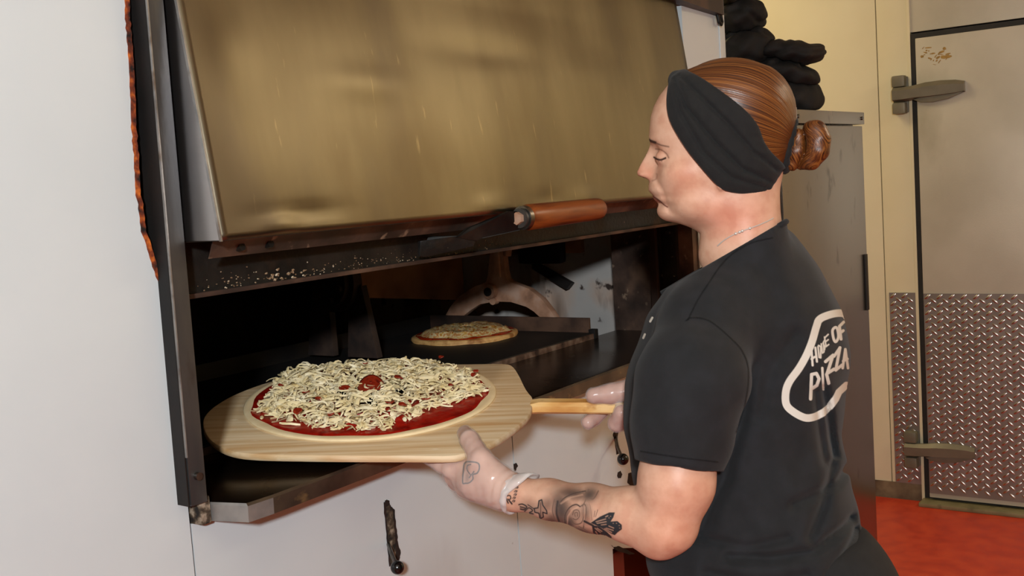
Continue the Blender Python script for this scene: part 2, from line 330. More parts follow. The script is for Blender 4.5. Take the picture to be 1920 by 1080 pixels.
# chamber
op(box('chamber_wall', (2.82, 0.255, 0.65), (2.84, 1.5, 1.9), m_greyplate))
op(box('chamber_wall', (0.6, 1.5, 0.65), (2.84, 1.52, 1.9), m_chamber))
op(box('chamber_wall', (0.6, 0.255, 0.65), (0.62, 1.5, 1.9), m_chamber))
op(box('chamber_roof', (0.6, 0.06, 1.9), (2.84, 1.52, 1.92), m_chamber))
op(box('chamber_floor', (0.6, 0.06, 0.65), (2.84, 1.52, 0.67), m_chamber))
op(box('oven_crown', (-0.9, 0.0, 2.3), (2.90, 1.6, 2.32), m_white))
op(box('header_panel', (0.985, 0.06, 1.45), (2.643, 0.08, 2.3), m_soot))
# heat shield hanging inside at the far side, dark bands above
op(box('chamber_baffle', (2.80, 0.45, 1.28), (2.82, 1.4, 1.9), m_brownplate))
op(box('chamber_bracket', (2.76, 0.50, 1.25), (2.80, 0.66, 1.36), m_tray, bevel=0.02))
# sill with a folded front edge and a chamfered left corner coloured brighter
top = [(0.985, -0.004), (0.99, -0.018), (1.006, -0.074), (1.05, -0.077), (2.625, -0.048), (2.643, -0.02), (2.643, 0.25), (0.985, 0.25)]
sill = op(hexa('sill_shelf', [(x, y, HS-0.026) for x, y in top], [(x, y, HS) for x, y in top], m_sill, bevel=0.003))
m_lip_ = mat('dark_steel_lip', ['#4a4138', '#5e5346', '#6e6250'], 0.34, 0.7, scale=14, rvar=0.1, extra=[('#a08a5e', 20, 0.62, 0.75, (1, 1, 2))])  # darker lip front; gold flecks stand in for the highlight along it
lipf = [(0.9845, -0.004), (0.988, -0.0205), (1.0045, -0.0765), (1.05, -0.0795), (2.626, -0.0505)]
V = []; F = []
for i, (x, y) in enumerate(lipf):
    V += [(x, y, HS-0.027), (x, y-0.0008, HS-0.003), (x+0.001, y+0.003, HS+0.0006)]
for i in range(len(lipf)-1):
    for j in range(2): F.append((3*i+j, 3*i+3+j, 3*i+4+j, 3*i+1+j))
lip = op(pyd('sill_lip', V, F, [m_silledge, m_lip_], smooth=False)); lip.data.polygons.foreach_set('material_index', np.array([0 if i < 5 else 1 for i in range(len(F))], np.int32))  # chamfer facets take the brighter steel as if lit, the front the darker
so = lip.modifiers.new('s', 'SOLIDIFY'); so.thickness = 0.0012; so.offset = -1
op(tube('sill_curb', [(0.99, 0.03+0.11*t, HS+0.005+0.006*math.sin(3*t)) for t in np.linspace(0, 1, 8)], 0.007, m_silledge))
# tray with hangers
tr = op(box('tray', (1.06, 0.236, 1.078), (2.487, 0.80, 1.0885), m_tray, bevel=0.002))
op(box('tray_front_edge', (1.06, 0.230, 1.066), (2.485, 0.2355, 1.0865), m_trayedge))
op(box('tray_end_plate', (2.487, 0.245, 1.07), (2.494, 0.80, 1.128), m_endplate, bevel=0.001))
op(box('tray_end_stop', (2.482, 0.226, 1.072), (2.50, 0.246, 1.098), m_tray, bevel=0.002))
op(box('tray_back_edge', (1.06, 0.80, 1.07), (2.494, 0.806, 1.128), m_tray))
HX = 2.505
o_pts = [(1046, 593), (1036, 578), (1019.6, 557), (995.6, 538), (975, 530), (962, 525), (955, 519), (951, 505), (948, 476), (947, 462), (924, 464), (921, 488), (919, 510), (915, 526), (905, 530), (895, 533), (868.6, 550), (855, 563), (847, 574), (837.5, 591), (871, 591), (885.4, 579), (904.6, 567), (933, 562), (962, 563), (991, 572), (1005, 581), (1017, 592)]
hp = [PA(x, y, 0, HX) for x, y in o_pts]; hp = [(p[1], p[2]-0.004) for p in hp]
hg = op(prism('tray_hanger', hp, 0, HX-0.012, HX+0.012, m_cast, bevel=0.003))
bo = PA(927, 545, 0, HX)
op(tube('hanger_boss', [(HX-0.03, bo[1], bo[2]), (HX-0.012, bo[1], bo[2])], 0.021, m_cast, n=18))
op(tube('hanger_pin', [(HX-0.036, bo[1], bo[2]), (HX-0.029, bo[1], bo[2])], 0.012, m_tray, n=14))
op(tube('hanger_pin', [(HX-0.02, bo[1]-0.005, bo[2]-0.028), (HX, bo[1]-0.005, bo[2]-0.028)], 0.011, m_cast, n=12))
a, b = PA(933, 520, 0, HX-0.013), PA(934, 480, 0, HX-0.013)
op(box('hanger_rib', (HX-0.02, min(a[1], b[1])-0.006, a[2]), (HX-0.011, max(a[1], b[1])+0.006, b[2]+0.02), m_cast, bevel=0.003))
for dx in (-1, 1): op(tube('hanger_fork', [(HX, b[1]+0.022*dx, b[2]+0.0), (HX, b[1]+0.034*dx, b[2]+0.05)], 0.012, m_cast, n=10))
op(tube('cross_shaft', [(0.75, 0.60, 1.335), (2.8, 0.60, 1.355)], 0.02, m_cast, n=14))
# second hanger on the far side of the reel with a bolted flange
fl = PA(632, 528, 0, 1.95)
op(tube('reel_flange', [(1.93, fl[1], fl[2]), (1.96, fl[1], fl[2])], 0.075, m_castdark, n=28))
op(tube('reel_flange_rim', [(1.915, fl[1], fl[2]), (1.93, fl[1], fl[2])], 0.06, m_castdark, n=28))
for k in range(6):
    w = k*math.pi/3+0.3
    op(tube('flange_bolt', [(1.905, fl[1]+0.045*math.cos(w), fl[2]+0.045*math.sin(w)), (1.916, fl[1]+0.045*math.cos(w), fl[2]+0.045*math.sin(w))], 0.009, m_castdark, n=6))
op(prism('reel_bracket', [(fl[1]-0.12, 1.10), (fl[1]-0.085, fl[2]-0.01), (fl[1]-0.04, fl[2]-0.03), (fl[1]-0.02, 1.10)], 0, 1.945, 1.965, m_castdark, bevel=0.002))
op(prism('reel_bracket', [(fl[1]+0.12, 1.10), (fl[1]+0.085, fl[2]-0.01), (fl[1]+0.03, fl[2]-0.04), (fl[1]+0.03, 1.10)], 0, 1.945, 1.965, m_castdark, bevel=0.002))
# another tray passing behind, higher up
op(hexa('rear_tray', [(2.29, 0.90, 1.205), (2.79, 0.90, 1.135), (2.79, 0.915, 1.135), (2.29, 0.915, 1.205)], [(2.29, 0.90, 1.31), (2.79, 0.90, 1.36), (2.79, 0.915, 1.36), (2.29, 0.915, 1.31)], m_brownplate))
op(hexa('reel_arm', [(2.78, 0.62, 1.235), (2.78, 0.50, 1.17), (2.80, 0.50, 1.17), (2.80, 0.62, 1.235)], [(2.78, 0.62, 1.26), (2.78, 0.48, 1.19), (2.80, 0.48, 1.19), (2.80, 0.62, 1.26)], m_tray))
op(box('chamber_upright', (2.79, 0.60, 1.07), (2.82, 0.63, 1.30), m_greyplate))

# sliding door beam across the mouth with encrusted lower lip, and its handle
beam = op(box('sliding_door', (0.985, 0.022, 1.372), (2.60, 0.05, 1.50), m_soot, bevel=0.003))
op(box('door_lip', (0.985, 0.012, 1.366), (2.60, 0.05, 1.373), m_endplate, bevel=0.001))
# crusts of baked flour on the beam
V = []; F = []
for k in range(230):
    t = random.random()**1.3; x = 1.05+0.75*t+random.uniform(-0.02, 0.05); z = 1.3735+abs(random.gauss(0, 0.011)); s = random.uniform(0.0004, 0.0013)*(1.9 if abs(x-1.2) < 0.05 else 1)
    b = len(V)
    for j in range(6):
        q = math.pi*j/3; V.append((x+s*1.9*math.cos(q)*random.uniform(0.6, 1.3), 0.0216, z+s*math.sin(q)*random.uniform(0.6, 1.3)))
    V.append((x, 0.0216-s*0.8, z)); F += [(b+j, b+(j+1) % 6, b+6) for j in range(6)]
m_flour = mat('baked_flour', ['#3a2a1e', '#8a6a4a', '#cdbda4'], 0.9, scale=200)
fc = op(pyd('flour_crust', V, F, m_flour)); fc['kind'] = 'stuff'
# hood
hx0, hx1 = 0.989, 2.58
Hb = [(0.988, -0.093, 1.4505), (2.57, -0.088, 1.4445)]; Ht = [(0.998, -0.004, 2.0), (2.585, -0.004, 2.0)]
def hoodpt(u, w):
    b = np.array(Hb[0])*(1-u)+np.array(Hb[1])*u; t = np.array(Ht[0])*(1-u)+np.array(Ht[1])*u
    p = b*(1-w)+t*w
    bulge = 0.006*math.sin(math.pi*u)*math.sin(math.pi*min(w*1.4, 1))
    dents = 0
    for (du, dw, a, su, sw) in ((0.075, 0.03, 0.0035, 0.02, 0.03), (0.10, 0.055, -0.003, 0.05, 0.02), (0.40, 0.03, 0.003, 0.03, 0.03), (0.52, 0.035, -0.003, 0.03, 0.03), (0.62, 0.03, 0.003, 0.03, 0.03), (0.05, 0.5, 0.003, 0.03, 0.1), (0.22, 0.42, 0.0025, 0.06, 0.05), (0.45, 0.55, -0.003, 0.1, 0.05), (0.7, 0.5, 0.003, 0.08, 0.08), (0.85, 0.04, -0.003, 0.05, 0.03)):
        dents += a*math.exp(-((u-du)/su)**2-((w-dw)/sw)**2)
    dents += 0.0012*math.sin(u*17+w*3)*math.sin(w*9)
    e = min(u, 1-u)/0.03; w_e = min(w/0.015, 1)
    return p+np.array([0, -(bulge+dents*min(e, 1)*w_e), 0])
nu, nw = 110, 60
V = [hoodpt(i/nu, j/nw) for j in range(nw+1) for i in range(nu+1)]
F = [(j*(nu+1)+i, j*(nu+1)+i+1, (j+1)*(nu+1)+i+1, (j+1)*(nu+1)+i) for j in range(nw) for i in range(nu)]
hood = op(pyd('hood_face', V, F, m_hood, smooth=True)); so = hood.modifiers.new('s', 'SOLIDIFY'); so.thickness = 0.0015; so.offset = -1
op(hexa('hood_side', [Hb[0], (0.988, 0.02, 1.452), (0.9895, 0.02, 1.452), (0.9895, Hb[0][1]+0.002, 1.4515)], [Ht[0], (0.998, 0.02, 2.0), (0.9995, 0.02, 2.0), (0.9995, Ht[0][1]+0.002, 2.0)], m_hoodside))
op(hexa('hood_side', [Hb[1], (2.57, 0.02, 1.445), (2.5685, 0.02, 1.445), (2.5685, Hb[1][1]+0.002, 1.445)], [Ht[1], (2.585, 0.02, 2.0), (2.5835, 0.02, 2.0), (2.5835, Ht[1][1]+0.002, 2.0)], m_hoodside))
op(hexa('hood_bottom', [(0.99, -0.092, 1.4495), (2.569, -0.087, 1.4435), (2.569, 0.02, 1.4435), (0.99, 0.02, 1.4495)], [(0.99, -0.092, 1.4525), (2.569, -0.087, 1.4465), (2.569, 0.02, 1.4465), (0.99, 0.02, 1.4525)], m_soot))
op(hexa('hood_seam', [(0.987, -0.0945, 1.449), (0.9895, -0.0945, 1.449), (0.9895, -0.090, 1.449), (0.987, -0.090, 1.449)], [(0.997, -0.0055, 2.0), (0.9995, -0.0055, 2.0), (0.9995, -0.001, 2.0), (0.997, -0.001, 2.0)], m_silledge))
# hood drip flange under the front, with screws
op(hexa('drip_flange', [(1.012, -0.035, 1.424), (2.5, -0.034, 1.418), (2.5, -0.032, 1.418), (1.012, -0.033, 1.424)], [(1.002, -0.060, 1.4505), (2.5, -0.058, 1.4445), (2.5, -0.056, 1.4445), (1.002, -0.058, 1.4505)], m_jamb))
for x in (1.06, 1.115, 1.9): op(tube('flange_screw', [(x, -0.052, 1.437), (x, -0.042, 1.435)], 0.006, m_soot, n=8))
# top rail with a hook
op(box('top_rail', (0.98, -0.045, 1.995), (2.9, 0.0, 2.03), m_rail))
op(hexa('top_flashing', [(2.35, -0.046, 1.945), (2.86, -0.022, 1.925), (2.86, 0.0, 1.925), (2.35, 0.0, 1.945)], [(2.35, -0.046, 2.0), (2.86, -0.022, 2.0), (2.86, 0.0, 2.0), (2.35, 0.0, 2.0)], m_rail))
op(tube('latch_hook', [(2.845, -0.006, 1.945), (2.842, -0.012, 1.92), (2.845, -0.014, 1.905), (2.857, -0.014, 1.900), (2.868, -0.012, 1.908), (2.87, -0.008, 1.925)], 0.005, m_soot, n=10))
# slots with levers and ball knobs
def lever(slot, rod, kr, blob):
    s = op(prism('lever_slot', slot, 1, BY-0.0012, BY+0.004, m_hole))
    op(prism('lever_slot_packing', blob, 1, BY-0.0025, BY-0.001, m_crust))
    rd = op(tube('lever_rod', rod, 0.0035, m_rod, n=10))
    ball('lever_knob', rod[-1], kr, m_black, rd)
def slotpts(pix): return [(p[0], p[2]) for p in (PA(x, y, 1, BY) for x, y in pix)]
def rough(pl, amp=0.0012):
    out = []
    for a, b in zip(pl, pl[1:]+pl[:1]):
        n = 4
        for i in range(n): out.append((a[0]+(b[0]-a[0])*i/n+random.uniform(-amp, amp), a[1]+(b[1]-a[1])*i/n+random.uniform(-amp, amp)))
    return out
lever(rough(slotpts([(719, 944), (723, 938), (729, 938), (732, 950), (740, 956), (741, 985), (744, 1000), (745, 1015), (751, 1035), (748, 1050), (740, 1060), (730, 1062), (726, 1020), (722, 980)])),
      [PA(726, 1014, 1, 0.012), PA(735, 1040, 1, -0.03), PA(745, 1064, 1, -0.055)], 0.0118, rough(slotpts([(723, 950), (730, 946), (735, 960), (738, 1000), (741, 1030), (739, 1055), (731, 1055), (727, 1010), (724, 975)]), 0.0006))
lever(rough(slotpts([(1149, 783), (1155, 783), (1157, 800), (1160, 808), (1157, 818), (1158, 830), (1163, 848), (1156, 852), (1152, 825), (1149, 815), (1152, 805)])),
      [PA(1154, 815, 1, 0.012), PA(1158, 838, 1, -0.03), PA(1168, 861, 1, -0.05)], 0.0135, rough(slotpts([(1151, 800), (1155, 800), (1156, 820), (1158, 836), (1154, 836), (1152, 815)]), 0.0005))
for pix in ([(1158, 886), (1163, 883), (1166, 889), (1164, 896), (1159, 897), (1157, 892)], [(1178, 888), (1185, 885), (1190, 900), (1192, 915), (1184, 912), (1176, 905)], [(964, 870), (967, 868), (971, 873), (968, 877), (966, 884), (964, 880)], [(1146, 1022), (1150, 1026), (1160, 1024), (1190, 1038), (1180, 1040), (1155, 1032)]):
    op(prism('burnt_hole', rough(slotpts(pix), 0.0008), 1, BY-0.001, BY+0.003, m_hole))
# handle: bent black strap, ringed end with a nut, wooden grip
ha = empty('door_handle', (0, 0, 0)); ha.parent = oven; ha.matrix_parent_inverse = oven.matrix_basis.inverted()
def hpart(o): o.parent = ha; return o
HY = -0.115
w0, w1 = PA(985, 408, 1, HY), PA(1126, 391, 1, HY-0.004)
hpart(tube('wooden_grip', [w0+(w1-w0)*t for t in (0, 0.03, 0.3, 0.6, 0.9, 0.96, 0.99, 1.0)], [0.0225, 0.025, 0.0245, 0.0235, 0.023, 0.022, 0.018, 0.010], m_woodgrip, n=24))
d = (w1-w0)/np.linalg.norm(w1-w0)
hpart(tube('grip_ferrule', [w0-d*0.012, w0-d*0.002], [0.0225, 0.0235], m_rod, n=24))
hpart(tube('grip_washer', [w0-d*0.020, w0-d*0.013], 0.0185, m_post, n=24))
hpart(tube('grip_nut', [w0-d*0.030, w0-d*0.019], 0.012, m_cast, n=6))
def strap(pix, th=0.007):
    a = [PA(x, y, 1, yy) for x, y, yy in pix]; return a, [p+np.array([0, th, 0]) for p in a]
a, b = strap([(985, 396, -0.112), (975, 432, -0.112), (905, 447, -0.06), (893, 452, -0.052), (858, 445, -0.052), (880, 428, -0.06), (955, 396, -0.112)])
hpart(hexa('handle_strap', a, b, m_soot, bevel=0.0015))
a, b = strap([(893, 449, -0.05), (888, 462, -0.05), (800, 482, -0.004), (788, 481, -0.004), (788, 452, -0.004), (858, 443, -0.05)], 0.006)
hpart(hexa('handle_foot', a, b, m_soot, bevel=0.0015))
hpart(hexa('handle_brace', [PA(800, 450, 1, -0.006), PA(890, 447, 1, -0.055), PA(890, 447, 1, -0.03), PA(805, 448, 1, 0.02)], [PA(803, 444, 1, -0.006), PA(890, 441, 1, -0.055), PA(888, 441, 1, -0.03), PA(808, 443, 1, 0.02)], m_post, bevel=0.001))
# ------------------------------------------------------------------ wooden peel
m_peel = mat('pale_basswood', ['#c4a276', '#d2b68e', '#dcc5a2'], 0.6, scale=5, stretch=(0.7, 14, 14), detail=6, bump=0.12, bscale=30, extra=[('#b98a52', 4, 0.58, 0.75, (0.5, 7, 7)), ('#efe3cc', 12, 0.66, 0.78, (1, 3, 3))])
m_handle = mat('golden_handle_wood', ['#c98f4a', '#dfae68', '#ecc88c'], 0.45, scale=9, stretch=(1, 3, 3), extra=[('#b0702c', 22, 0.6, 0.72, (1, 1, 1))])
t1, t2 = math.radians(7), math.radians(2)
hvec = np.array([math.sin(YAW), math.cos(YAW), 0.0]); rvec = np.array([math.cos(YAW), -math.sin(YAW), 0.0])
PN = np.array([0, 0, 1.0])-hvec*math.tan(t1)+rvec*math.tan(t2); PN /= np.linalg.norm(PN)
PE1 = rvec-PN*np.dot(rvec, PN); PE1 /= np.linalg.norm(PE1); PE2 = np.cross(PN, PE1)
PO = P(690, 755, 1.944)
MP = Matrix.Identity(4)
for i in range(3): MP[i][0], MP[i][1], MP[i][2], MP[i][3] = PE1[i], PE2[i], PN[i], PO[i]
peel = empty('pizza_peel', mw=MP, label='pale wooden pizza peel with golden handle held by the woman', cat='pizza peel')
def loc2(px, py): w = PP(px, py, PO, PN)-PO; return (float(w@PE1), float(w@PE2))
def smooth_loop(pts, it=2):
    for _ in range(it):
        q = []
        for a, b in zip(pts, pts[1:]+pts[:1]):
            q += [(0.75*a[0]+0.25*b[0], 0.75*a[1]+0.25*b[1]), (0.25*a[0]+0.75*b[0], 0.25*a[1]+0.75*b[1])]
        pts = q
    return pts
outl = [(379, 790), (383, 812), (400, 831), (430, 845), (470, 851), (560, 853), (660, 854), (760, 854), (845, 855), (868, 851), (905, 838), (935, 824), (965, 803), (985, 787), (994, 776), (997, 768), (1000, 745), (993, 738), (985, 727), (975, 705), (963, 686), (950, 681), (900, 682), (800, 683), (720, 685), (640, 690), (560, 702), (500, 716), (440, 738), (402, 760), (384, 777)]
lp = smooth_loop([loc2(x, y) for x, y in outl], 2)
# worn, slightly uneven blade built as stacked rings so the rim is rounded
cxy = np.mean(lp, axis=0)
def ring(off, z):
    out = []; n = len(lp)
    for i in range(n):
        a, b = np.array(lp[i-1]), np.array(lp[(i+1) % n]); t = b-a; t /= np.linalg.norm(t)+1e-9; nr = np.array([t[1], -t[0]])
        p = np.array(lp[i])-nr*off; out.append((p[0], p[1], z))
    return out
rings = [ring(0.004, 0.0), ring(0.0012, -0.001), ring(0, -0.004), ring(0.0, -0.009), ring(0.002, -0.012), ring(0.006, -0.013)]
if sum((lp[i][0]*lp[(i+1) % len(lp)][1]-lp[(i+1) % len(lp)][0]*lp[i][1]) for i in range(len(lp))) < 0:
    rings = [r[::-1] for r in rings]
n = len(lp); V = sum(rings, []); F = [tuple(range(n)), tuple(range(5*n, 6*n))[::-1]]
for k in range(5):
    for i in range(n): F.append((k*n+i, (k+1)*n+i, (k+1)*n+(i+1) % n, k*n+(i+1) % n))
bl = pyd('peel_blade', V, F, m_peel, peel, smooth=True); bl.data.set_sharp_from_angle(angle=math.radians(40))
h0 = loc2(990, 754); h1 = loc2(1150, 755); hd = np.array(h1)-h0; hd /= np.linalg.norm(hd); hn = np.array([-hd[1], hd[0]])
bm = bmesh.new(); rows = []
for t in (0.0, 0.02, 0.10, 0.20, 0.27, 0.30):
    c = np.array(h0)+hd*t; w = 0.0155 if t > 0.01 else 0.02; zt = 0.0035 if t > 0.01 else -0.001
    rows.append([bm.verts.new((c[0]+hn[0]*s, c[1]+hn[1]*s, z)) for s, z in ((-w, -0.003), (-w*0.7, zt), (w*0.7, zt), (w, -0.003), (w, -0.013), (w*0.6, -0.018), (-w*0.6, -0.018), (-w, -0.013))])
for a, b in zip(rows, rows[1:]):
    for i in range(8): bm.faces.new((a[i], a[(i+1) % 8], b[(i+1) % 8], b[i]))
bm.faces.new(rows[0]); bm.faces.new(rows[-1])
bm_to('peel_handle', bm, m_handle, peel, smooth=True)

# ------------------------------------------------------------------ uncooked pizza on the peel
m_dough = mat('raw_dough', ['#e0c79a', '#e8d2a8'], 0.7, scale=30, bump=0.15, bscale=60, sss=0.0)
m_sauce = mat('tomato_sauce', ['#7a0d06', '#a01a0c', '#8c120a'], 0.28, scale=40, bump=0.5, bscale=90, detail=6)
m_cheese = mat('shredded_mozzarella', ['#e2ce9a', '#e9d8ac', '#efe2c0'], 0.5, scale=40, sss=0.0)
m_pep = mat('pepperoni', ['#7c1c0c', '#942c14', '#64140a'], 0.4, scale=60, bump=0.3)
R0 = 0.2262; pc = (0.002*1.08, 0.030*1.08-0.006)
raw = empty('uncooked_pizza', mw=MP @ Matrix.Translation((pc[0], pc[1], 0.0)), label='large uncooked pizza topped with shredded cheese lying on the wooden peel', cat='pizza')
def disc(name, prof, m, parent, seg=72, wob=0.0, hw=0.0, fr=(3, 5)):
    V = []; F = []
    for k, (r, z) in enumerate(prof):
        for j in range(seg):
            a = 2*math.pi*j/seg; rr = r*(1+wob*(math.sin(fr[0]*a+1)+0.6*math.sin(fr[1]*a+2))); V.append((rr*math.cos(a), rr*math.sin(a), z+hw*math.sin(7*a+k)))
    for k in range(len(prof)-1):
        for j in range(seg): F.append((k*seg+j, (k+1)*seg+j, (k+1)*seg+(j+1) % seg, k*seg+(j+1) % seg))
    F.append(tuple(range(seg))[::-1]); F.append(tuple((len(prof)-1)*seg+j for j in range(seg)))
    return pyd(name, V, F, m, parent, smooth=True)
disc('dough', [(R0*0.99, 0.0004), (R0*1.0, 0.0025), (R0*0.992, 0.0045), (R0*0.965, 0.0052), (R0*0.93, 0.0046), (R0*0.3, 0.0045)], m_dough, raw, wob=0.004)
disc('sauce', [(R0*0.935, 0.0046), (R0*0.925, 0.0058), (R0*0.9, 0.0064), (R0*0.3, 0.0066)], m_sauce, raw, wob=0.012, fr=(9, 14))
def strand(L, w, th, bend, curl, n=6):
    """a shred of cheese: flat ribbon, bent in plane and lifted"""
    s = np.linspace(-0.5, 0.5, n); ang = bend*s*2; x = np.cumsum(np.cos(ang))*L/n; y = np.cumsum(np.sin(ang))*L/n
    x -= x.mean(); y -= y.mean(); z = curl*(1-(2*s)**2)+0.25*curl*np.sin(s*7)
    return np.c_[x, y, z], np.c_[-np.sin(ang), np.cos(ang)]
V = []; F = []; cnt = 0
rs = RNG
while cnt < 1800:
    a = rs.uniform(0, 2*math.pi); rr = math.sqrt(rs.uniform(0, 1))
    lim = 0.875+0.05*math.sin(3*a+0.8)+0.05*math.sin(5*a+2.1)-0.07*max(0, math.cos(a+0.9))+0.03*max(0, math.cos(a-1.2))
    if rr > lim+rs.normal(0, 0.02): continue
    cnt += 1
    L = rs.uniform(0.018, 0.05) if rs.random() < 0.75 else rs.uniform(0.008, 0.018)
    w = rs.uniform(0.0034, 0.0072); th = rs.uniform(0.0014, 0.0026); n = 6
    c, nr = strand(L, w, th, rs.normal(0, 0.9), rs.uniform(0.0, 0.005)*L/0.03, n)
    q = rs.uniform(0, 2*math.pi); cq, sq = math.cos(q), math.sin(q); tip = rs.normal(0, 0.22); roll_ = rs.normal(0, 0.5)
    layer = 0.0068+rs.uniform(0, 1)**1.3*0.014*(1-(rr/lim)**4*0.75)
    base = len(V)
    for i in range(n):
        px_, py_ = c[i][0]*cq-c[i][1]*sq, c[i][0]*sq+c[i][1]*cq
        nx, ny = nr[i][0]*cq-nr[i][1]*sq, nr[i][0]*sq+nr[i][1]*cq
        taper = 0.55 if i in (0, n-1) else 1.0; ww = w*taper/2
        zz = layer+c[i][2]+tip*c[i][0]
        zz = max(zz, 0.0072)
        dz = roll_*ww
        X, Y = R0*rr*math.cos(a)+px_-0.004, R0*rr*math.sin(a)+py_+0.012
        V += [(X+nx*ww, Y+ny*ww, zz+dz), (X, Y, zz+th*0.9), (X-nx*ww, Y-ny*ww, zz-dz), (X, Y, zz-th*0.4)]
    for i in range(n-1):
        for j in range(4): F.append((base+4*i+j, base+4*i+(j+1) % 4, base+4*i+4+(j+1) % 4, base+4*i+4+j))
    F += [tuple(base+j for j in (3, 2, 1, 0)), tuple(base+4*(n-1)+j for j in (0, 1, 2, 3))]
ch = npmesh('cheese_shreds', np.array(V), np.array(F), m_cheese, raw, smooth=True); ch['kind'] = 'stuff'; ch['label'] = 'pale shredded mozzarella'
ch.data.set_sharp_from_angle(angle=math.radians(60))
# pepperoni peeking through
def pep_at(px, py, r, zz, tilt, az, fold):
    u, v = loc2(px, py); u -= pc[0]; v -= pc[1]; V = []; F = []; n = 24; m_ = 5
    for k in range(m_+1):
        for j in range(n):
            a = 2*math.pi*j/n; rr = r*k/m_; x, y = rr*math.cos(a), rr*math.sin(a)
            z = fold*(x/r)**2*r; V.append((x, y, z))
    V = np.array(V); Rm = np.array(Matrix.Rotation(az, 3, 'Z') @ Matrix.Rotation(tilt, 3, 'X')); V = V @ Rm.T+np.array([u, v, zz])
    for k in range(m_):
        for j in range(n): F.append((k*n+j, (k+1)*n+j, (k+1)*n+(j+1) % n, k*n+(j+1) % n))
    o = pyd('pepperoni_slice', V, F, m_pep, raw, smooth=True); s = o.modifiers.new('s', 'SOLIDIFY'); s.thickness = 0.0018; return o
pep_at(697, 742, 0.025, 0.026, 0.30, 0.1, -0.40)
pep_at(648, 748, 0.011, 0.020, 0.3, 1.0, 0.2)
pep_at(750, 730, 0.010, 0.023, 0.4, 2.0, 0.2)
for (x, y) in ((828, 688), (893, 715), (888, 722), (686, 700), (528, 742), (600, 770), (560, 792), (622, 798), (732, 775), (756, 780), (800, 770), (728, 788), (575, 756), (846, 742)):
    pep_at(x, y, random.uniform(0.004, 0.008), 0.021, random.uniform(-0.5, 0.5), random.uniform(0, 3), 0.3)

# ------------------------------------------------------------------ baked pizza on the tray
m_bcrust = mat('baked_crust', ['#b9854a', '#d3a465', '#9a6430'], 0.65, scale=26, bump=0.3)
m_bsauce = mat('baked_sauce', ['#8a2008', '#b83a10', '#7c1805'], 0.25, scale=60, bump=0.4)
m_bcheese = mat('melted_cheese', ['#a84a18', '#dca850', '#f2dca8', '#cc7a30', '#ecca8c'], 0.3, scale=70, ramp=(0.32, 0.68), bump=0.4, bscale=80)
bp = empty('baked_pizza', (2.345, 0.56, 1.0885), 'small baked cheese pizza on the dark tray inside the oven', 'pizza')
disc('crust', [(0.143, 0.0), (0.148, 0.006), (0.146, 0.012), (0.138, 0.014), (0.05, 0.012)], m_bcrust, bp, wob=0.008, hw=0.001)
disc('sauce', [(0.138, 0.0125), (0.134, 0.0165), (0.12, 0.017), (0.05, 0.017)], m_bsauce, bp, wob=0.01, fr=(7, 11))
V = []; F = []
N_ = 46
for k in range(14):
    for j in range(N_):
        a = 2*math.pi*j/N_; r = 0.128*(k/13)*(1+(0.05*math.sin(5*a+1)+0.05*math.sin(9*a))*(k/13)); z = 0.0195+0.003*math.sin(r*140+3*a)*math.cos(5*a+r*60)+random.uniform(0, 0.005)+(0.011*(1-(k/13)**4) if k < 12 else -0.003*(k-11))
        V.append((r*math.cos(a), r*math.sin(a), z))
for k in range(13):
    for j in range(N_): F.append((k*N_+j, (k+1)*N_+j, (k+1)*N_+(j+1) % N_, k*N_+(j+1) % N_))
pyd('melted_cheese', V, F, m_bcheese, bp, smooth=True)

# ------------------------------------------------------------------ stainless cabinet right of the oven
cab = empty('steel_cabinet', (3.33, 0.1, 0), 'tall stainless steel cabinet between the oven and the cooler door', 'cabinet')
def cp(o): return onto(o, cab)
CX0, CX1, CY0 = 2.96, 3.70, -0.13
cp(box('cabinet_body', (CX0, CY0+0.03, 0.09), (CX1-0.004, 0.52, 1.63), m_cab, bevel=0.003))
cp(box('cabinet_door', (CX0, CY0, 0.10), (CX1, CY0+0.028, 1.615), m_cab, bevel=0.004))
cp(box('cabinet_top', (CX0-0.004, CY0-0.006, 1.62), (CX1+0.006, 0.525, 1.66), m_cab, bevel=0.003))
cp(box('door_pull', (CX1-0.035, CY0-0.006, 0.995), (CX1-0.012, CY0, 1.185), m_seal, bevel=0.002))
cp(box('hinge_strip', (CX1, CY0+0.004, 0.40), (CX1+0.006, CY0+0.02, 0.50), m_silledge, bevel=0.001))
cp(box('hinge_strip', (CX1, CY0+0.004, 0.98), (CX1+0.006, CY0+0.02, 1.22), m_silledge, bevel=0.001))
for x, z in ((3.09, 1.64), (3.68, 1.64)): cp(tube('top_rivet', [(x, CY0-0.009, z), (x, CY0-0.005, z)], 0.006, m_rod, n=10))
cp(box('white_tag', (3.063, CY0-0.008, 1.63), (3.075, CY0-0.006, 1.665), m_white))
for x in (CX0+0.06, CX1-0.02):
    for y in (CY0+0.03, 0.46):
        c = cp(tube('caster', [(x-0.012, y, 0.042), (x+0.012, y, 0.042)], 0.040, m_black, n=24))
        cp(box('caster_fork', (x-0.018, y-0.012, 0.06), (x+0.018, y+0.012, 0.10), m_rod))

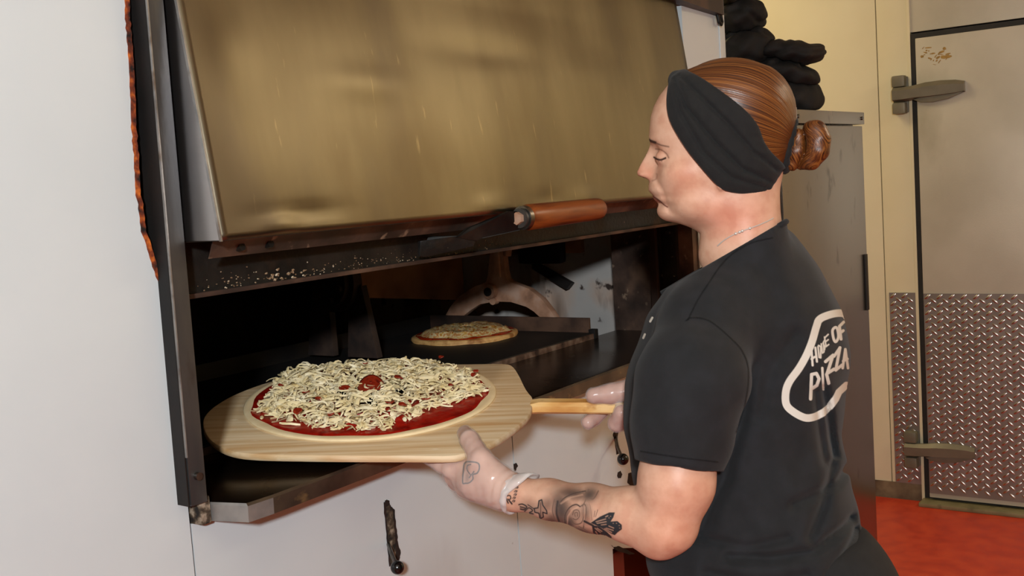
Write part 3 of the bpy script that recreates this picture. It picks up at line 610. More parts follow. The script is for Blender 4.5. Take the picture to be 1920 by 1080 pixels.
# ================================================================== the woman
# ---- implicit-surface tools: smooth unions of tapered limbs and profile-driven slices, meshed by surface nets
def cap(p, a, b, ra, rb):
    a = np.asarray(a, np.float32); b = np.asarray(b, np.float32); ba = b-a; L2 = float(ba@ba)+1e-12
    t = np.clip(((p-a)@ba)/L2, 0, 1); q = p-a-t[:, None]*ba
    return np.sqrt((q*q).sum(1))-(ra+(rb-ra)*t)
def chain(p, pts, rad, k=0.0):
    f = None
    for i in range(len(pts)-1):
        g = cap(p, pts[i], pts[i+1], rad[i], rad[i+1]); f = g if f is None else smin(f, g, k)
    return f
def smin(a, b, k):
    if k <= 0: return np.minimum(a, b)
    h = np.maximum(k-np.abs(a-b), 0)/k; return np.minimum(a, b)-h*h*k*0.25
def smax(a, b, k): return -smin(-a, -b, k)
def ellip(p, c, ax, r):
    q = (p-np.asarray(c, np.float32)) @ np.asarray(ax, np.float32).T/np.asarray(r, np.float32)
    k0 = np.sqrt((q*q).sum(1)); k1 = np.sqrt(((q/np.asarray(r, np.float32))**2).sum(1))+1e-9
    return k0*(k0-1)/k1
def mesh_sdf(f, lo, hi, h, B=8):
    lo = np.asarray(lo, float); nb = np.ceil((np.asarray(hi)-lo)/(h*B)).astype(int); n = nb*B+1
    gi = np.stack(np.meshgrid(*[np.arange(k) for k in nb], indexing='ij'), -1).reshape(-1, 3)
    cen = (lo+(gi+0.5)*B*h).astype(np.float32); fc = f(cen); keep = np.abs(fc) < B*h*0.87*1.7
    val = np.empty(n, np.float32)
    big = np.repeat(np.repeat(np.repeat(fc.reshape(nb), B, 0), B, 1), B, 2); val[:-1, :-1, :-1] = big; val[-1] = 1; val[:, -1] = 1; val[:, :, -1] = 1
    off = np.stack(np.meshgrid(*[np.arange(B+1)]*3, indexing='ij'), -1).reshape(-1, 3)
    ks = gi[keep]
    for s in range(0, len(ks), 500):
        idx = (ks[s:s+500, None, :]*B+off[None]).reshape(-1, 3)
        val[idx[:, 0], idx[:, 1], idx[:, 2]] = f((lo+idx*h).astype(np.float32))
    sg = val < 0
    c = sum(sg[i:n[0]-1+i, j:n[1]-1+j, k:n[2]-1+k].astype(np.int8) for i in (0, 1) for j in (0, 1) for k in (0, 1))
    act = np.argwhere((c > 0) & (c < 8)); vid = np.full(n-1, -1, np.int64); vid[act[:, 0], act[:, 1], act[:, 2]] = np.arange(len(act))
    acc = np.zeros((len(act), 3)); cnt = np.zeros(len(act)); cor = [(i, j, k) for i in (0, 1) for j in (0, 1) for k in (0, 1)]
    for x in range(8):
        for y in range(x+1, 8):
            d = np.array(cor[y])-np.array(cor[x])
            if np.abs(d).sum() != 1: continue
            A = act+np.array(cor[x]); Bq = act+np.array(cor[y]); va = val[A[:, 0], A[:, 1], A[:, 2]].astype(float); vb = val[Bq[:, 0], Bq[:, 1], Bq[:, 2]].astype(float)
            m_ = (va < 0) != (vb < 0); t = np.where(m_, va/np.where(m_, va-vb, 1), 0)
            acc[m_] += (np.array(cor[x])+t[:, None]*d)[m_]; cnt[m_] += 1
    V = lo+(act+acc/cnt[:, None])*h; Q = []
    for ax in range(3):
        s0 = [slice(None)]*3; s1 = [slice(None)]*3; s0[ax] = slice(0, -1); s1[ax] = slice(1, None)
        e = np.argwhere(sg[tuple(s0)] != sg[tuple(s1)]); u, w = (ax+1) % 3, (ax+2) % 3
        e = e[(e[:, u] > 0) & (e[:, w] > 0) & (e[:, u] < n[u]-1) & (e[:, w] < n[w]-1)]
        ins = sg[e[:, 0], e[:, 1], e[:, 2]]; q = []
        for du, dw in ((-1, -1), (0, -1), (0, 0), (-1, 0)):
            z = e.copy(); z[:, u] += du; z[:, w] += dw; q.append(vid[z[:, 0], z[:, 1], z[:, 2]])
        q = np.stack(q, 1); q[~ins] = q[~ins][:, ::-1]; Q.append(q)
    Q = np.concatenate(Q); Q = Q[(Q >= 0).all(1)]
    return V.astype(np.float32), Q
class Frame:
    """local frame facing the viewer at a place: a right, b up, c toward the viewer (metres)"""
    def __init__(s, px, py, d):
        v = ray(px, py); s.o = CAM+v*d; s.t = -v/np.linalg.norm(v); s.r = RT-s.t*(RT@s.t); s.r /= np.linalg.norm(s.r); s.u = np.cross(s.t, s.r)
        s.A = np.stack([s.r, s.u, s.t])
    def ab(s, px, py): w = PP(px, py, s.o, s.t)-s.o; return w@s.r, w@s.u
    def w(s, px, py, c=0.0): return PP(px, py, s.o+s.t*c, s.t)
    def loc(s, p): return (p-s.o.astype(np.float32)) @ s.A.T.astype(np.float32)
    def prof(s, pts):
        q = sorted((s.ab(x, y)[::-1] for x, y in pts)); return np.array([i[0] for i in q]), np.array([i[1] for i in q])
def smooth_prof(bs, vals, n=400, k=5):
    g = np.linspace(bs[0], bs[-1], n); v = np.interp(g, bs, vals); ker = np.hanning(k+2)[1:-1]; ker /= ker.sum()
    vp = np.concatenate([np.full(k, v[0]), v, np.full(k, v[-1])]); return g, np.convolve(vp, ker, 'same')[k:-k]

def pl_dist(x, y, pts):
    d = np.full(x.shape, 1e9, np.float32)
    for (x0, y0), (x1, y1) in zip(pts, pts[1:]):
        ex, ey = x1-x0, y1-y0; t = np.clip(((x-x0)*ex+(y-y0)*ey)/(ex*ex+ey*ey), 0, 1); d = np.minimum(d, (x-x0-t*ex)**2+(y-y0-t*ey)**2)
    return np.sqrt(d)
# ---- head
HF = Frame(1345, 280, 1.62)
_front = [(1385, 116), (1345, 121), (1305, 130), (1272, 145), (1252, 160), (1236, 180), (1226, 200), (1220, 220), (1217.5, 245), (1217, 258), (1219, 266), (1222, 275), (1225, 290), (1226, 305), (1225, 320), (1219, 336), (1216.5, 346), (1215.5, 356), (1220, 362), (1225, 366.5), (1224.5, 371), (1229, 376), (1235.5, 381), (1237, 386), (1236, 391), (1237, 397), (1241, 403), (1250, 409), (1259, 413), (1268, 416.5), (1277, 420), (1292, 425), (1310, 431), (1340, 441)]
_back = [(1387, 116), (1420, 121), (1438, 130), (1454, 145), (1466, 165), (1474, 190), (1477, 220), (1476, 250), (1470, 280), (1460, 310), (1449, 340), (1438, 365), (1425, 390), (1400, 410), (1360, 425), (1341, 441)]
_width = [(116, 0.004), (121, 0.03), (130, 0.045), (145, 0.058), (165, 0.067), (190, 0.072), (220, 0.0745), (250, 0.075), (280, 0.074), (300, 0.073), (320, 0.071), (340, 0.068), (360, 0.064), (380, 0.0585), (395, 0.053), (408, 0.047), (418, 0.038), (427, 0.022), (441, 0.003)]
yb = lambda y: HF.ab(1345, y)[1]
FB, FA = smooth_prof(*HF.prof(_front), 700, 5); BB, BA = smooth_prof(*HF.prof(_back), 400, 13)
WB, WW = smooth_prof(np.array([yb(y) for y, _ in _width][::-1]), np.array([w for _, w in _width][::-1]), 400, 15)
_nose = [(268, 0), (275, 4.5), (283, 9), (290, 14), (297, 18), (303, 22), (310, 25.5), (316, 28), (321, 30), (326, 29), (330, 25), (333.5, 15), (336, 6), (340, 0)]
NB = np.array([yb(y) for y, _ in _nose][::-1]); NV = np.array([v*1.62/FPX for _, v in _nose][::-1])
_nw = [(268, 0.006), (285, 0.0075), (300, 0.009), (316, 0.0115), (328, 0.0125), (340, 0.011)]
NWB = np.array([yb(y) for y, _ in _nw][::-1]); NWV = np.array([v for _, v in _nw][::-1])
def head_core(L):
    a, b, c = L[:, 0], L[:, 1], L[:, 2]; ac = np.abs(c)
    af = np.interp(b, FB, FA); ab_ = np.interp(b, BB, BA); w = np.interp(b, WB, WW)
    a0 = af+(ab_-af)*0.55; ef = np.maximum(a0-af, 0.004); eb = np.maximum(ab_-a0, 0.004)
    # features displaced forward on the face
    nz = np.interp(b, NB, NV)*np.exp(-(ac/np.interp(b, NWB, NWV))**2.4)
    g = lambda y, cc, sy, sc: np.exp(-((b-yb(y))/sy)**2-((ac-cc)/sc)**2)
    nz = nz+0.0085*g(327, 0.0125, 0.006, 0.0055)                 # wings of the nose
    nz = nz-0.0055*g(284, 0.024, 0.011, 0.012)+0.002*g(263, 0.024, 0.005, 0.016)   # eye hollow, brow
    nz = nz-0.0030*g(310, 0.020, 0.008, 0.008)                   # tear trough
    nz = nz-0.0022*g(379+0.0, 0.020, 0.005, 0.008)               # mouth corner
    front = a < a0; aa = np.where(front, a+nz, a)
    e = np.where(front, ef, eb); pe = 2.15
    gq = (np.abs(aa-a0)/e)**pe+(ac/np.maximum(w, 0.003))**pe
    r = gq**(1/pe); f = (r-1)*np.maximum(np.minimum(e, w), 0.012)*0.93
    f = np.maximum(f, np.maximum(b-yb(140), yb(443)-b)); q = (L-np.array([*HF.ab(1367, 214), 0], np.float32))/np.array([0.0885, 0.0760, 0.0735], np.float32)
    k0 = np.sqrt((q*q).sum(1)); k1 = np.sqrt(((q/np.array([0.0885, 0.0760, 0.0735], np.float32))**2).sum(1))+1e-9
    return smin(f, k0*(k0-1)/k1, 0.012)
HA = HF.A
_face_folds = [([HF.ab(x, y) for x, y in q], am, wd) for q, am, wd in (([(1233, 337), (1246, 358), (1256, 392)], 0.0016, 0.004), ([(1231, 304), (1242, 311), (1258, 314)], 0.0012, 0.003), ([(1229, 281), (1241, 283), (1254, 292)], 0.0010, 0.0025), ([(1236, 384), (1250, 388), (1262, 397)], 0.0010, 0.004))]
def head_f(p):
    L = HF.loc(p); f = head_core(L)
    for s in (1, -1):
        f = smin(f, ellip(p, HF.w(1245.5, 296, s*0.0305), HA, (0.0128, 0.0118, 0.0125)), 0.006)       # closed-down eye
        f = smin(f, ellip(p, HF.w(1282, 325, s*0.046), HA, (0.028, 0.020, 0.020)), 0.018)             # cheek
        f = smin(f, ellip(p, HF.w(1352, 344, s*0.070), HA, (0.006, 0.010, 0.007)), 0.006)            # ear lobe
        f = smin(f, ellip(p, HF.w(1318, 383, s*0.047), HA, (0.034, 0.018, 0.016)), 0.02)              # jaw
    f = smin(f, ellip(p, HF.w(1256, 398, 0.0), HA, (0.016, 0.013, 0.020)), 0.012)                     # chin
    L2 = L[:, :2]
    for pts, am, wd in _face_folds: f = f+am*np.exp(-(pl_dist(L[:, 0], L[:, 1], pts)/wd)**2)*(np.abs(L[:, 2]) > 0.012)
    return f
TF = Frame(1390, 750, 1.70)
def neck_f(p):
    f = chain(p, [HF.w(1392, 320), HF.w(1384, 400), HF.w(1394, 470), TF.w(1420, 540)], [0.056, 0.054, 0.060, 0.075], 0.02)
    for s in (1, -1): f = smin(f, cap(p, HF.w(1400, 395, s*0.02), TF.w(1408, 530, s*0.10), 0.036, 0.032), 0.025)
    f = smin(f, cap(p, HF.w(1400, 360, 0.045), HF.w(1338, 480, 0.012), 0.010, 0.011), 0.025)          # neck tendon
    return f

# ---- torso slices (shirt outside; the body under it is the same shape drawn in)
_tf = [(1400, 412), (1372, 430), (1345, 455), (1325, 480), (1312, 500), (1272, 530), (1246, 560), (1222, 600), (1204, 640), (1190, 680), (1178, 720), (1174, 760), (1178, 800), (1186, 850), (1194, 900), (1203, 960), (1212, 1020), (1218, 1050), (1232, 1085), (1245, 1130), (1250, 1180)]
_tb = [(1430, 412), (1462, 422), (1486, 436), (1508, 460), (1536, 500), (1559, 540), (1576, 580), (1588, 620), (1591, 660), (1589, 700), (1585, 740), (1579, 780), (1575, 815), (1580, 850), (1592, 900), (1602, 940), (1611, 980), (1624, 1012), (1629, 1040), (1627, 1080), (1620, 1130), (1615, 1180)]
_tw = [(412, 0.03), (430, 0.062), (455, 0.10), (480, 0.130), (510, 0.155), (550, 0.172), (600, 0.178), (650, 0.176), (700, 0.172), (760, 0.166), (820, 0.160), (880, 0.157), (940, 0.160), (1000, 0.168), (1060, 0.176), (1180, 0.178)]
TFB, TFA = smooth_prof(*TF.prof(_tf), 500, 13); TBB, TBA = smooth_prof(*TF.prof(_tb), 500, 13)
tyb = lambda y: TF.ab(1390, y)[1]
TWB, TWW = smooth_prof(np.array([tyb(y) for y, _ in _tw][::-1]), np.array([w for _, w in _tw][::-1]), 400, 13)
PSI = math.radians(14)
def torso_core(p, grow=0.0):
    L = TF.loc(p); a, b, c = L[:, 0], L[:, 1], L[:, 2]
    af = np.interp(b, TFB, TFA); ab_ = np.interp(b, TBB, TBA); w = np.interp(b, TWB, TWW)+grow
    a0 = (af+ab_)/2; E = (ab_-af)/2+grow
    A_ = np.sqrt(np.maximum(E*E-(w*math.sin(PSI))**2, 1e-5))/math.cos(PSI)
    x = (a-a0)*math.cos(PSI)+c*math.sin(PSI); y = -(a-a0)*math.sin(PSI)+c*math.cos(PSI)
    pe = 2.35
    g = ((np.abs(x)/A_)**pe+(np.abs(y)/w)**pe)**(1/pe)
    return np.maximum((g-1)*np.minimum(A_, w)*0.9, b-tyb(413))

# ---- arms and hands
S_L, E_L, W_L = TF.w(1345, 592, 0.125), P(1247, 982, 1.50), P(962, 924, 1.64)
U_L = P(1284, 760, 1.505)
def PL(u, v, z): return PO+PE1*u+PE2*v+PN*z
def peel_pt(px, py, z): return PP(px, py, PO, PN)+PN*z
def arm_l(p):
    f = chain(p, [S_L, U_L, P(1268, 905, 1.495), P(1252, 972, 1.50)], [0.050, 0.053, 0.0505, 0.043], 0.015)
    f = smin(f, cap(p, P(1250, 985, 1.50), P(1234, 1005, 1.51), 0.0385, 0.0305), 0.015)
    fo = chain(p, [P(1240, 990, 1.505), P(1185, 966, 1.53), P(1110, 952, 1.57), P(1030, 936, 1.61), W_L], [0.0385, 0.0375, 0.0325, 0.0275, 0.0235], 0.015)
    f = smin(f, fo, 0.016); return f+0.0028*np.exp(-(cap(p, P(1236, 990, 1.455), P(1268, 948, 1.44), 0, 0)/0.010)**2)
# left hand cradles the near edge of the peel: thumb on top, four fingers underneath
LH = dict(
    palm=[([W_L, P(905, 886, 1.672)], [0.0225, 0.025]), ([W_L, P(888, 905, 1.68)], [0.0215, 0.0225]), ([P(945, 915, 1.65), P(872, 893, 1.70)], [0.022, 0.019]), ([P(940, 928, 1.655), P(872, 915, 1.71)], [0.019, 0.015])],
    thumb=([P(925, 895, 1.655), P(902, 862, 1.665), peel_pt(881, 838, 0.012), peel_pt(872, 822, 0.0095)], [0.021, 0.0165, 0.0145, 0.0115]),
    index=([P(880, 882, 1.69), P(848, 880, 1.705), PL(0.140, -0.238, -0.029), PL(0.108, -0.205, -0.0225)], [0.016, 0.0145, 0.0105, 0.0085]),
    middle=([P(875, 895, 1.70), P(849, 893, 1.725), PL(0.148, -0.205, -0.032), PL(0.116, -0.168, -0.0225)], [0.016, 0.014, 0.0105, 0.0085]),
    ring=([P(880, 908, 1.70), P(855, 905, 1.735), PL(0.162, -0.180, -0.033), PL(0.130, -0.143, -0.0225)], [0.015, 0.0125, 0.010, 0.0082]),
    little=([P(893, 916, 1.70), P(872, 912, 1.74), PL(0.182, -0.168, -0.033), PL(0.155, -0.136, -0.0225)], [0.014, 0.0115, 0.009, 0.0078]))
def hand(p, H, kp=0.016, kf=0.008):
    f = None
    for pts, r in H['palm']:
        g = chain(p, pts, r); f = g if f is None else smin(f, g, kp)
    f = smin(f, chain(p, *H['thumb'], 0.004), 0.014)
    for k in ('index', 'middle', 'ring', 'little'): f = smin(f, chain(p, *H[k], 0.003), kf)
    return f
# right hand closes on the handle end
HD = PE1*hd[0]+PE2*hd[1]; HNV = PE1*hn[0]+PE2*hn[1]
H0 = PO+PE1*h0[0]+PE2*h0[1]
def HP(t, s, z): return H0+HD*(t-0.034)+HNV*s+PN*z          # along handle, across (+ away from viewer), above
S_R = TF.w(1400, 570, -0.165); E_R = TF.w(1420, 850, -0.27); W_R = HP(0.305, 0.03, 0.028)
RH = dict(
    palm=[([W_R, HP(0.225, 0.035, 0.010)], [0.022, 0.021]), ([HP(0.29, 0.035, 0.01), HP(0.215, 0.042, -0.012)], [0.022, 0.016]), ([HP(0.27, 0.03, 0.022), HP(0.20, 0.030, 0.012)], [0.018, 0.015])],
    thumb=([HP(0.262, 0.02, 0.030), HP(0.225, -0.002, 0.026), HP(0.180, -0.009, 0.019), HP(0.151, -0.012, 0.0165)], [0.0195, 0.0185, 0.0170, 0.0135]),
    index=([HP(0.20, 0.035, 0.0), HP(0.170, 0.030, -0.016), HP(0.150, 0.008, -0.031), HP(0.140, -0.010, -0.033)], [0.015, 0.0135, 0.0125, 0.0115]),
    middle=([HP(0.215, 0.04, -0.012), HP(0.205, 0.020, -0.034), HP(0.190, -0.016, -0.032), HP(0.199, -0.030, -0.008)], [0.015, 0.0145, 0.0145, 0.0135]),
    ring=([HP(0.238, 0.04, -0.012), HP(0.230, 0.018, -0.036), HP(0.217, -0.018, -0.034), HP(0.222, -0.031, -0.012)], [0.014, 0.0135, 0.0135, 0.0125]),
    little=([HP(0.260, 0.035, -0.010), HP(0.252, 0.016, -0.034), HP(0.240, -0.014, -0.034), HP(0.244, -0.027, -0.014)], [0.012, 0.011, 0.0105, 0.0096]))
def arm_r(p):
    f = chain(p, [S_R, E_R], [0.058, 0.042], 0.02); return smin(f, chain(p, [E_R, W_R+(E_R-W_R)*0.6, W_R], [0.040, 0.037, 0.022], 0.02), 0.02)
hemA, hemB = P(1194, 865, 1.50), P(1358, 887, 1.50); hemN = np.cross(hemB-hemA, -ray(1276, 875)); hemN /= np.linalg.norm(hemN)
if hemN@UP > 0: hemN = -hemN
nkA, nkB = TF.w(1454, 422), TF.w(1316, 502); nkN = np.cross(nkB-nkA, -ray(1388, 450)); nkN /= np.linalg.norm(nkN)
if nkN@UP < 0: nkN = -nkN
hbA, hbB = TF.w(1212, 1110), TF.w(1628, 1092); hbN = -TF.u
def f32(v): return np.asarray(v, np.float32)
def sleeve_l(p, g=0.0): return chain(p, [TF.w(1352, 570, 0.135), TF.w(1330, 615, 0.155), P(1297, 715, 1.50), P(1279, 800, 1.498), P(1268, 930, 1.495)], [0.060+g, 0.068+g, 0.0715+g, 0.0645+g, 0.0575+g], 0.03)
def body_f(p):
    lo_, hi_ = p.min(0), p.max(0)
    def near(c, r): return np.linalg.norm(np.maximum(np.maximum(lo_-c, c-hi_), 0)) < r+0.08
    far_ = np.full(len(p), 0.12, np.float32)
    dn_ = (p-f32(nkA)) @ f32(nkN); t = smin(neck_f(p), np.maximum(torso_core(p, -0.016), dn_+0.02), 0.02); so_ = smin(smin(torso_core(p), neck_f(p)-0.006, 0.02), sleeve_l(p), 0.022)+0.026
    t = np.maximum(t, so_-14*np.maximum(dn_+0.014, 0))
    f = smin(head_f(p) if near(HF.o, 0.18) else far_, t, 0.022)
    f = smin(f, smin(arm_l(p) if near((S_L+E_L+W_L)/3, 0.36) else far_, hand(p, LH) if near(P(880, 880, 1.69), 0.13) else far_, 0.014), 0.02)
    return smin(f, smin(arm_r(p) if near((S_R+E_R+W_R)/3, 0.36) else far_, hand(p, RH) if near(HP(0.21, 0, 0), 0.14) else far_, 0.014), 0.02)
def bounds(pts, m_): q = np.array(pts); return q.min(0)-m_, q.max(0)+m_
person = empty('person', tuple(np.r_[TF.w(1430, 1100)[:2], 0.0]), 'woman in black t-shirt, black headband and clear gloves sliding a peel into the oven', 'person')
def pp(o): return onto(o, person)

m_skin = mat('skin', ['#c4937a', '#cc9f85', '#d2a68d'], 0.46, scale=45, detail=7, bump=0.1, bscale=260, sss=0.05, spec=0.35)
def tint_mat(m, attr='tint'):
    nt = m.node_tree; N = nt.nodes; L = nt.links; b = N['Principled BSDF']; src = b.inputs['Base Color'].links[0].from_socket
    at = N.new('ShaderNodeAttribute'); at.attribute_name = attr; mx = N.new('ShaderNodeMixRGB'); mx.blend_type = 'MULTIPLY'; mx.inputs[0].default_value = 1
    L.new(src, mx.inputs[1]); L.new(at.outputs['Color'], mx.inputs[2]); L.new(mx.outputs[0], b.inputs['Base Color'])
tint_mat(m_skin)
allp = [HF.w(1190, 110), HF.w(1490, 110), HF.w(1345, 300, 0.09), HF.w(1345, 300, -0.09), S_L, E_L, W_L, S_R, E_R, W_R, TF.w(1174, 1130), TF.w(1640, 1130), TF.w(1390, 700, 0.2), TF.w(1390, 700, -0.2), PL(0.06, -0.15, -0.03), HP(0.13, 0, 0)]
lo, hi = bounds(allp, 0.07)
V, Q = mesh_sdf(body_f, lo, hi, 0.0026)
# keep the finest detail where skin shows: relax hidden trunk is not needed, one continuous surface
body = pp(npmesh('body', V, Q, m_skin)); body['label'] = 'fair skin of face, neck and arms'
def set_tint(o, V, spots):
    col = np.ones((len(V), 4), np.float32)
    for (c, r, rgb) in spots:
        w = np.exp(-((V-c)**2).sum(1)/(r*r))[:, None]; col[:, :3] = col[:, :3]*(1-w)+col[:, :3]*np.array(rgb)*w
    at = o.data.color_attributes.new('tint', 'FLOAT_COLOR', 'POINT'); at.data.foreach_set('color', col.ravel())
red = (1.0, 0.80, 0.78)
set_tint(body, V, [(HF.w(1200, 322, 0.0), 0.016, (1.0, 0.78, 0.74)), (HF.w(1222, 328, 0.014), 0.010, (1.0, 0.78, 0.74)), (HF.w(1290, 330, 0.065), 0.028, (1.0, 0.87, 0.83)), (HF.w(1345, 400, 0.05), 0.03, red), (HF.w(1390, 410, 0.05), 0.035, red),
                   (HF.w(1238, 284, 0.035), 0.011, (0.86, 0.72, 0.66)), (HF.w(1240, 308, 0.035), 0.010, (0.86, 0.72, 0.70)), (P(1255, 1010, 1.46), 0.05, (1.0, 0.86, 0.82)), (P(1290, 900, 1.45), 0.05, (1.0, 0.90, 0.88)), (HF.w(1260, 360, 0.055), 0.02, (0.92, 0.88, 0.86)),
                   (P(880, 880, 1.65), 0.07, (0.97, 0.88, 0.86)), (HP(0.18, -0.01, 0), 0.07, (0.92, 0.74, 0.72))]+[(HF.w(x, y, c), 0.0025, (0.85, 0.6, 0.55)) for x, y, c in ((1277, 331, 0.062), (1280, 341, 0.06), (1299, 325, 0.066), (1300, 308, 0.066), (1322, 398, 0.06), (1248, 332, 0.045))])

# ---- gloves of clear vinyl
m_glove = bpy.data.materials.new('clear_vinyl'); m_glove.use_nodes = True
nt = m_glove.node_tree; b = nt.nodes['Principled BSDF']; b.inputs['Base Color'].default_value = lin('#e6dedc'); b.inputs['Roughness'].default_value = 0.22
b.inputs['Alpha'].default_value = 0.27; b.inputs['Specular IOR Level'].default_value = 0.6
nz_ = nt.nodes.new('ShaderNodeTexNoise'); nz_.inputs['Scale'].default_value = 55; bp_ = nt.nodes.new('ShaderNodeBump'); bp_.inputs['Strength'].default_value = 0.9; bp_.inputs['Distance'].default_value = 0.002
tc_ = nt.nodes.new('ShaderNodeTexCoord'); nt.links.new(tc_.outputs['Object'], nz_.inputs['Vector']); nt.links.new(nz_.outputs['Fac'], bp_.inputs['Height']); nt.links.new(bp_.outputs[0], b.inputs['Normal'])
m_cuff = bpy.data.materials.new('bunched_vinyl'); m_cuff.use_nodes = True; b = m_cuff.node_tree.nodes['Principled BSDF']
b.inputs['Base Color'].default_value = lin('#e8e0dc'); b.inputs['Roughness'].default_value = 0.2; b.inputs['Alpha'].default_value = 0.62
def glove(H, wrist, inward, arm, name):
    inward = inward/np.linalg.norm(inward)
    def g(p):
        f = smin(hand(p, H), arm(p), 0.014)
        q = p @ np.array([[210.0], [150.0], [-170.0]], np.float32); q2 = p @ np.array([[-130.0], [240.0], [190.0]], np.float32)
        f = f-0.0017-0.0006*(np.sin(q[:, 0])*np.sin(q2[:, 0]))
        d = (p-wrist.astype(np.float32)) @ inward.astype(np.float32)
        f = f-0.0011*np.sin(d*420+2.5*np.sin(q[:, 0]*0.35))*np.exp(-(d/0.035)**2)
        return np.maximum(f, -(d+0.004))
    pts = [wrist]+[q for k in H for q in (sum([x[0] for x in H[k]], []) if k == 'palm' else H[k][0])]
    lo, hi = bounds(pts, 0.035); Vg, Qg = mesh_sdf(g, lo, hi, 0.0026)
    d = (Vg-wrist) @ inward; keep = ~(d[Qg] < -0.0025).all(1); Qg = Qg[keep]     # open at the wrist
    return pp(npmesh(name, Vg, Qg, m_glove, label='clear vinyl glove'))
gl = glove(LH, W_L, P(900, 890, 1.675)-W_L, arm_l, 'glove'); gr = glove(RH, W_R, HP(0.2, 0.03, 0)-W_R, arm_r, 'glove')
def cuff(c, ax, r0, par, flare):
    ax = ax/np.linalg.norm(ax); a = np.cross(ax, [0, 0, 1.0]); a /= np.linalg.norm(a); b2 = np.cross(ax, a); rr_ = random.Random(5); n = 72
    rows = []
    for (t, dr, am) in ((0.012, 0.0015, 0.0004), (0.006, 0.0035, 0.001), (0.001, 0.003, 0.0012), (-0.004, 0.0065, 0.0016), (-0.010, 0.0075, 0.002), (-0.014, 0.0055, 0.0016), (-0.012, 0.003, 0.001)):
        row = []
        for j in range(n):
            w = 2*math.pi*j/n; k = 0.45*am*(math.sin(5*w+t*200)+0.7*math.sin(11*w+1))
            fl = flare*max(0, math.cos(w-FLW))**2*max(0, -t+0.004)/0.018
            row.append(c-ax*(-t)+0*ax+(a*math.cos(w)+b2*math.sin(w))*(r0+dr+k+fl)-ax*(fl*1.3+0.001*math.sin(5*w)))
        rows.append(row)
    Vc = [v for r in rows for v in r]; Fc = [(i*n+j, i*n+(j+1) % n, (i+1)*n+(j+1) % n, (i+1)*n+j) for i in range(len(rows)-1) for j in range(n)]
    o = pyd('glove_cuff', Vc, Fc, m_cuff, smooth=True, label='rolled translucent cuff'); onto(o, person); return o
axL = (P(900, 890, 1.675)-W_L); axn = axL/np.linalg.norm(axL)
_a = np.cross(axn, [0, 0, 1.0]); _a /= np.linalg.norm(_a); _b = np.cross(axn, _a); FLW = math.atan2(UP@_b, UP@_a)
cuff(W_L+axn*0.004, axL, 0.0245, gl, 0.014)

# ---- hair, bun, tie, headband
def poly_sdf(x, y, pts):
    d = np.full(x.shape, 1e9, np.float32); s = np.zeros(x.shape, bool); n = len(pts)
    for i in range(n):
        (x0, y0), (x1, y1) = pts[i], pts[(i+1) % n]; ex, ey = x1-x0, y1-y0
        t = np.clip(((x-x0)*ex+(y-y0)*ey)/(ex*ex+ey*ey+1e-12), 0, 1); d = np.minimum(d, (x-x0-t*ex)**2+(y-y0-t*ey)**2)
        cnd = (y0 <= y) != (y1 <= y)
        xi = x0+(y-y0)/(ey if abs(ey) > 1e-12 else 1e-12)*ex; s ^= cnd & (x < xi)
    return np.where(s, -1, 1)*np.sqrt(d)
m_hair = mat('auburn_hair', ['#2a1106', '#5c3012', '#845022'], 0.36, scale=1, spec=0.5)
nt = m_hair.node_tree; N = nt.nodes; L_ = nt.links; at = N.new('ShaderNodeAttribute'); at.attribute_name = 'strand'
for nd in [n for n in N if n.type == 'TEX_NOISE']:
    nd.inputs['Scale'].default_value = 1.0; nd.inputs['Detail'].default_value = 3; nd.noise_dimensions = '3D'
    for l in list(nd.inputs['Vector'].links): L_.remove(l)
    L_.new(at.outputs['Vector'], nd.inputs['Vector'])
    bpn = N.new('ShaderNodeBump'); bpn.inputs['Strength'].default_value = 0.35; bpn.inputs['Distance'].default_value = 0.0015
    L_.new(nd.outputs['Fac'], bpn.inputs['Height']); L_.new(bpn.outputs[0], N['Principled BSDF'].inputs['Normal'])
BUN = HF.w(1482, 268); FRC = HF.w(1275, 215); BAX = (FRC-BUN); BL_ = np.linalg.norm(BAX); BAX /= BL_
_p = HF.t-BAX*(HF.t@BAX); _p /= np.linalg.norm(_p); _q = np.cross(BAX, _p)
def strand_attr(o, V, fn):
    s = fn(V).astype(np.float32); a_ = o.data.attributes.new('strand', 'FLOAT_VECTOR', 'POINT'); a_.data.foreach_set('vector', s.ravel())
def hair_f(p):
    f = head_core(HF.loc(p)); L = HF.loc(p); v = p-BUN.astype(np.float32); ph = np.arctan2(v@_q.astype(np.float32), v@_p.astype(np.float32))
    f = f-0.0062-0.0002*np.sin(ph*70)-0.0002*np.sin(ph*43+2)
    hp_ = [HF.ab(x, y) for x, y in ((1268, 100), (1262, 150), (1300, 190), (1350, 250), (1390, 300), (1420, 345), (1440, 356), (1520, 350), (1520, 100))]
    return np.maximum(f, poly_sdf(L[:, 0], L[:, 1], hp_))
lo, hi = bounds([HF.w(1250, 105), HF.w(1500, 370), HF.w(1380, 240, 0.1), HF.w(1380, 240, -0.1)], 0.015)
V, Q = mesh_sdf(hair_f, lo, hi, 0.0026); hair = pp(npmesh('hair', V, Q, m_hair, label='auburn hair combed back'))
def hs_(V):
    v = V-BUN; ph = np.arctan2(v@_q, v@_p); return np.stack([ph*55, (v@BAX)*4, np.zeros(len(V))], 1)
strand_attr(hair, V, hs_)
bunpts = [([(1486, 306, 0.006), (1493, 284, 0.008), (1498, 256, 0.006)], [0.0115, 0.0145, 0.012]),
          ([(1500, 309, 0.004), (1521, 301, 0.014), (1533, 282, 0.018), (1535, 262, 0.018), (1529, 246, 0.015), (1521, 243, 0.008)], [0.008, 0.0128, 0.0160, 0.0162, 0.0150, 0.013])]
BUNC = HF.w(1508, 270, 0.0)
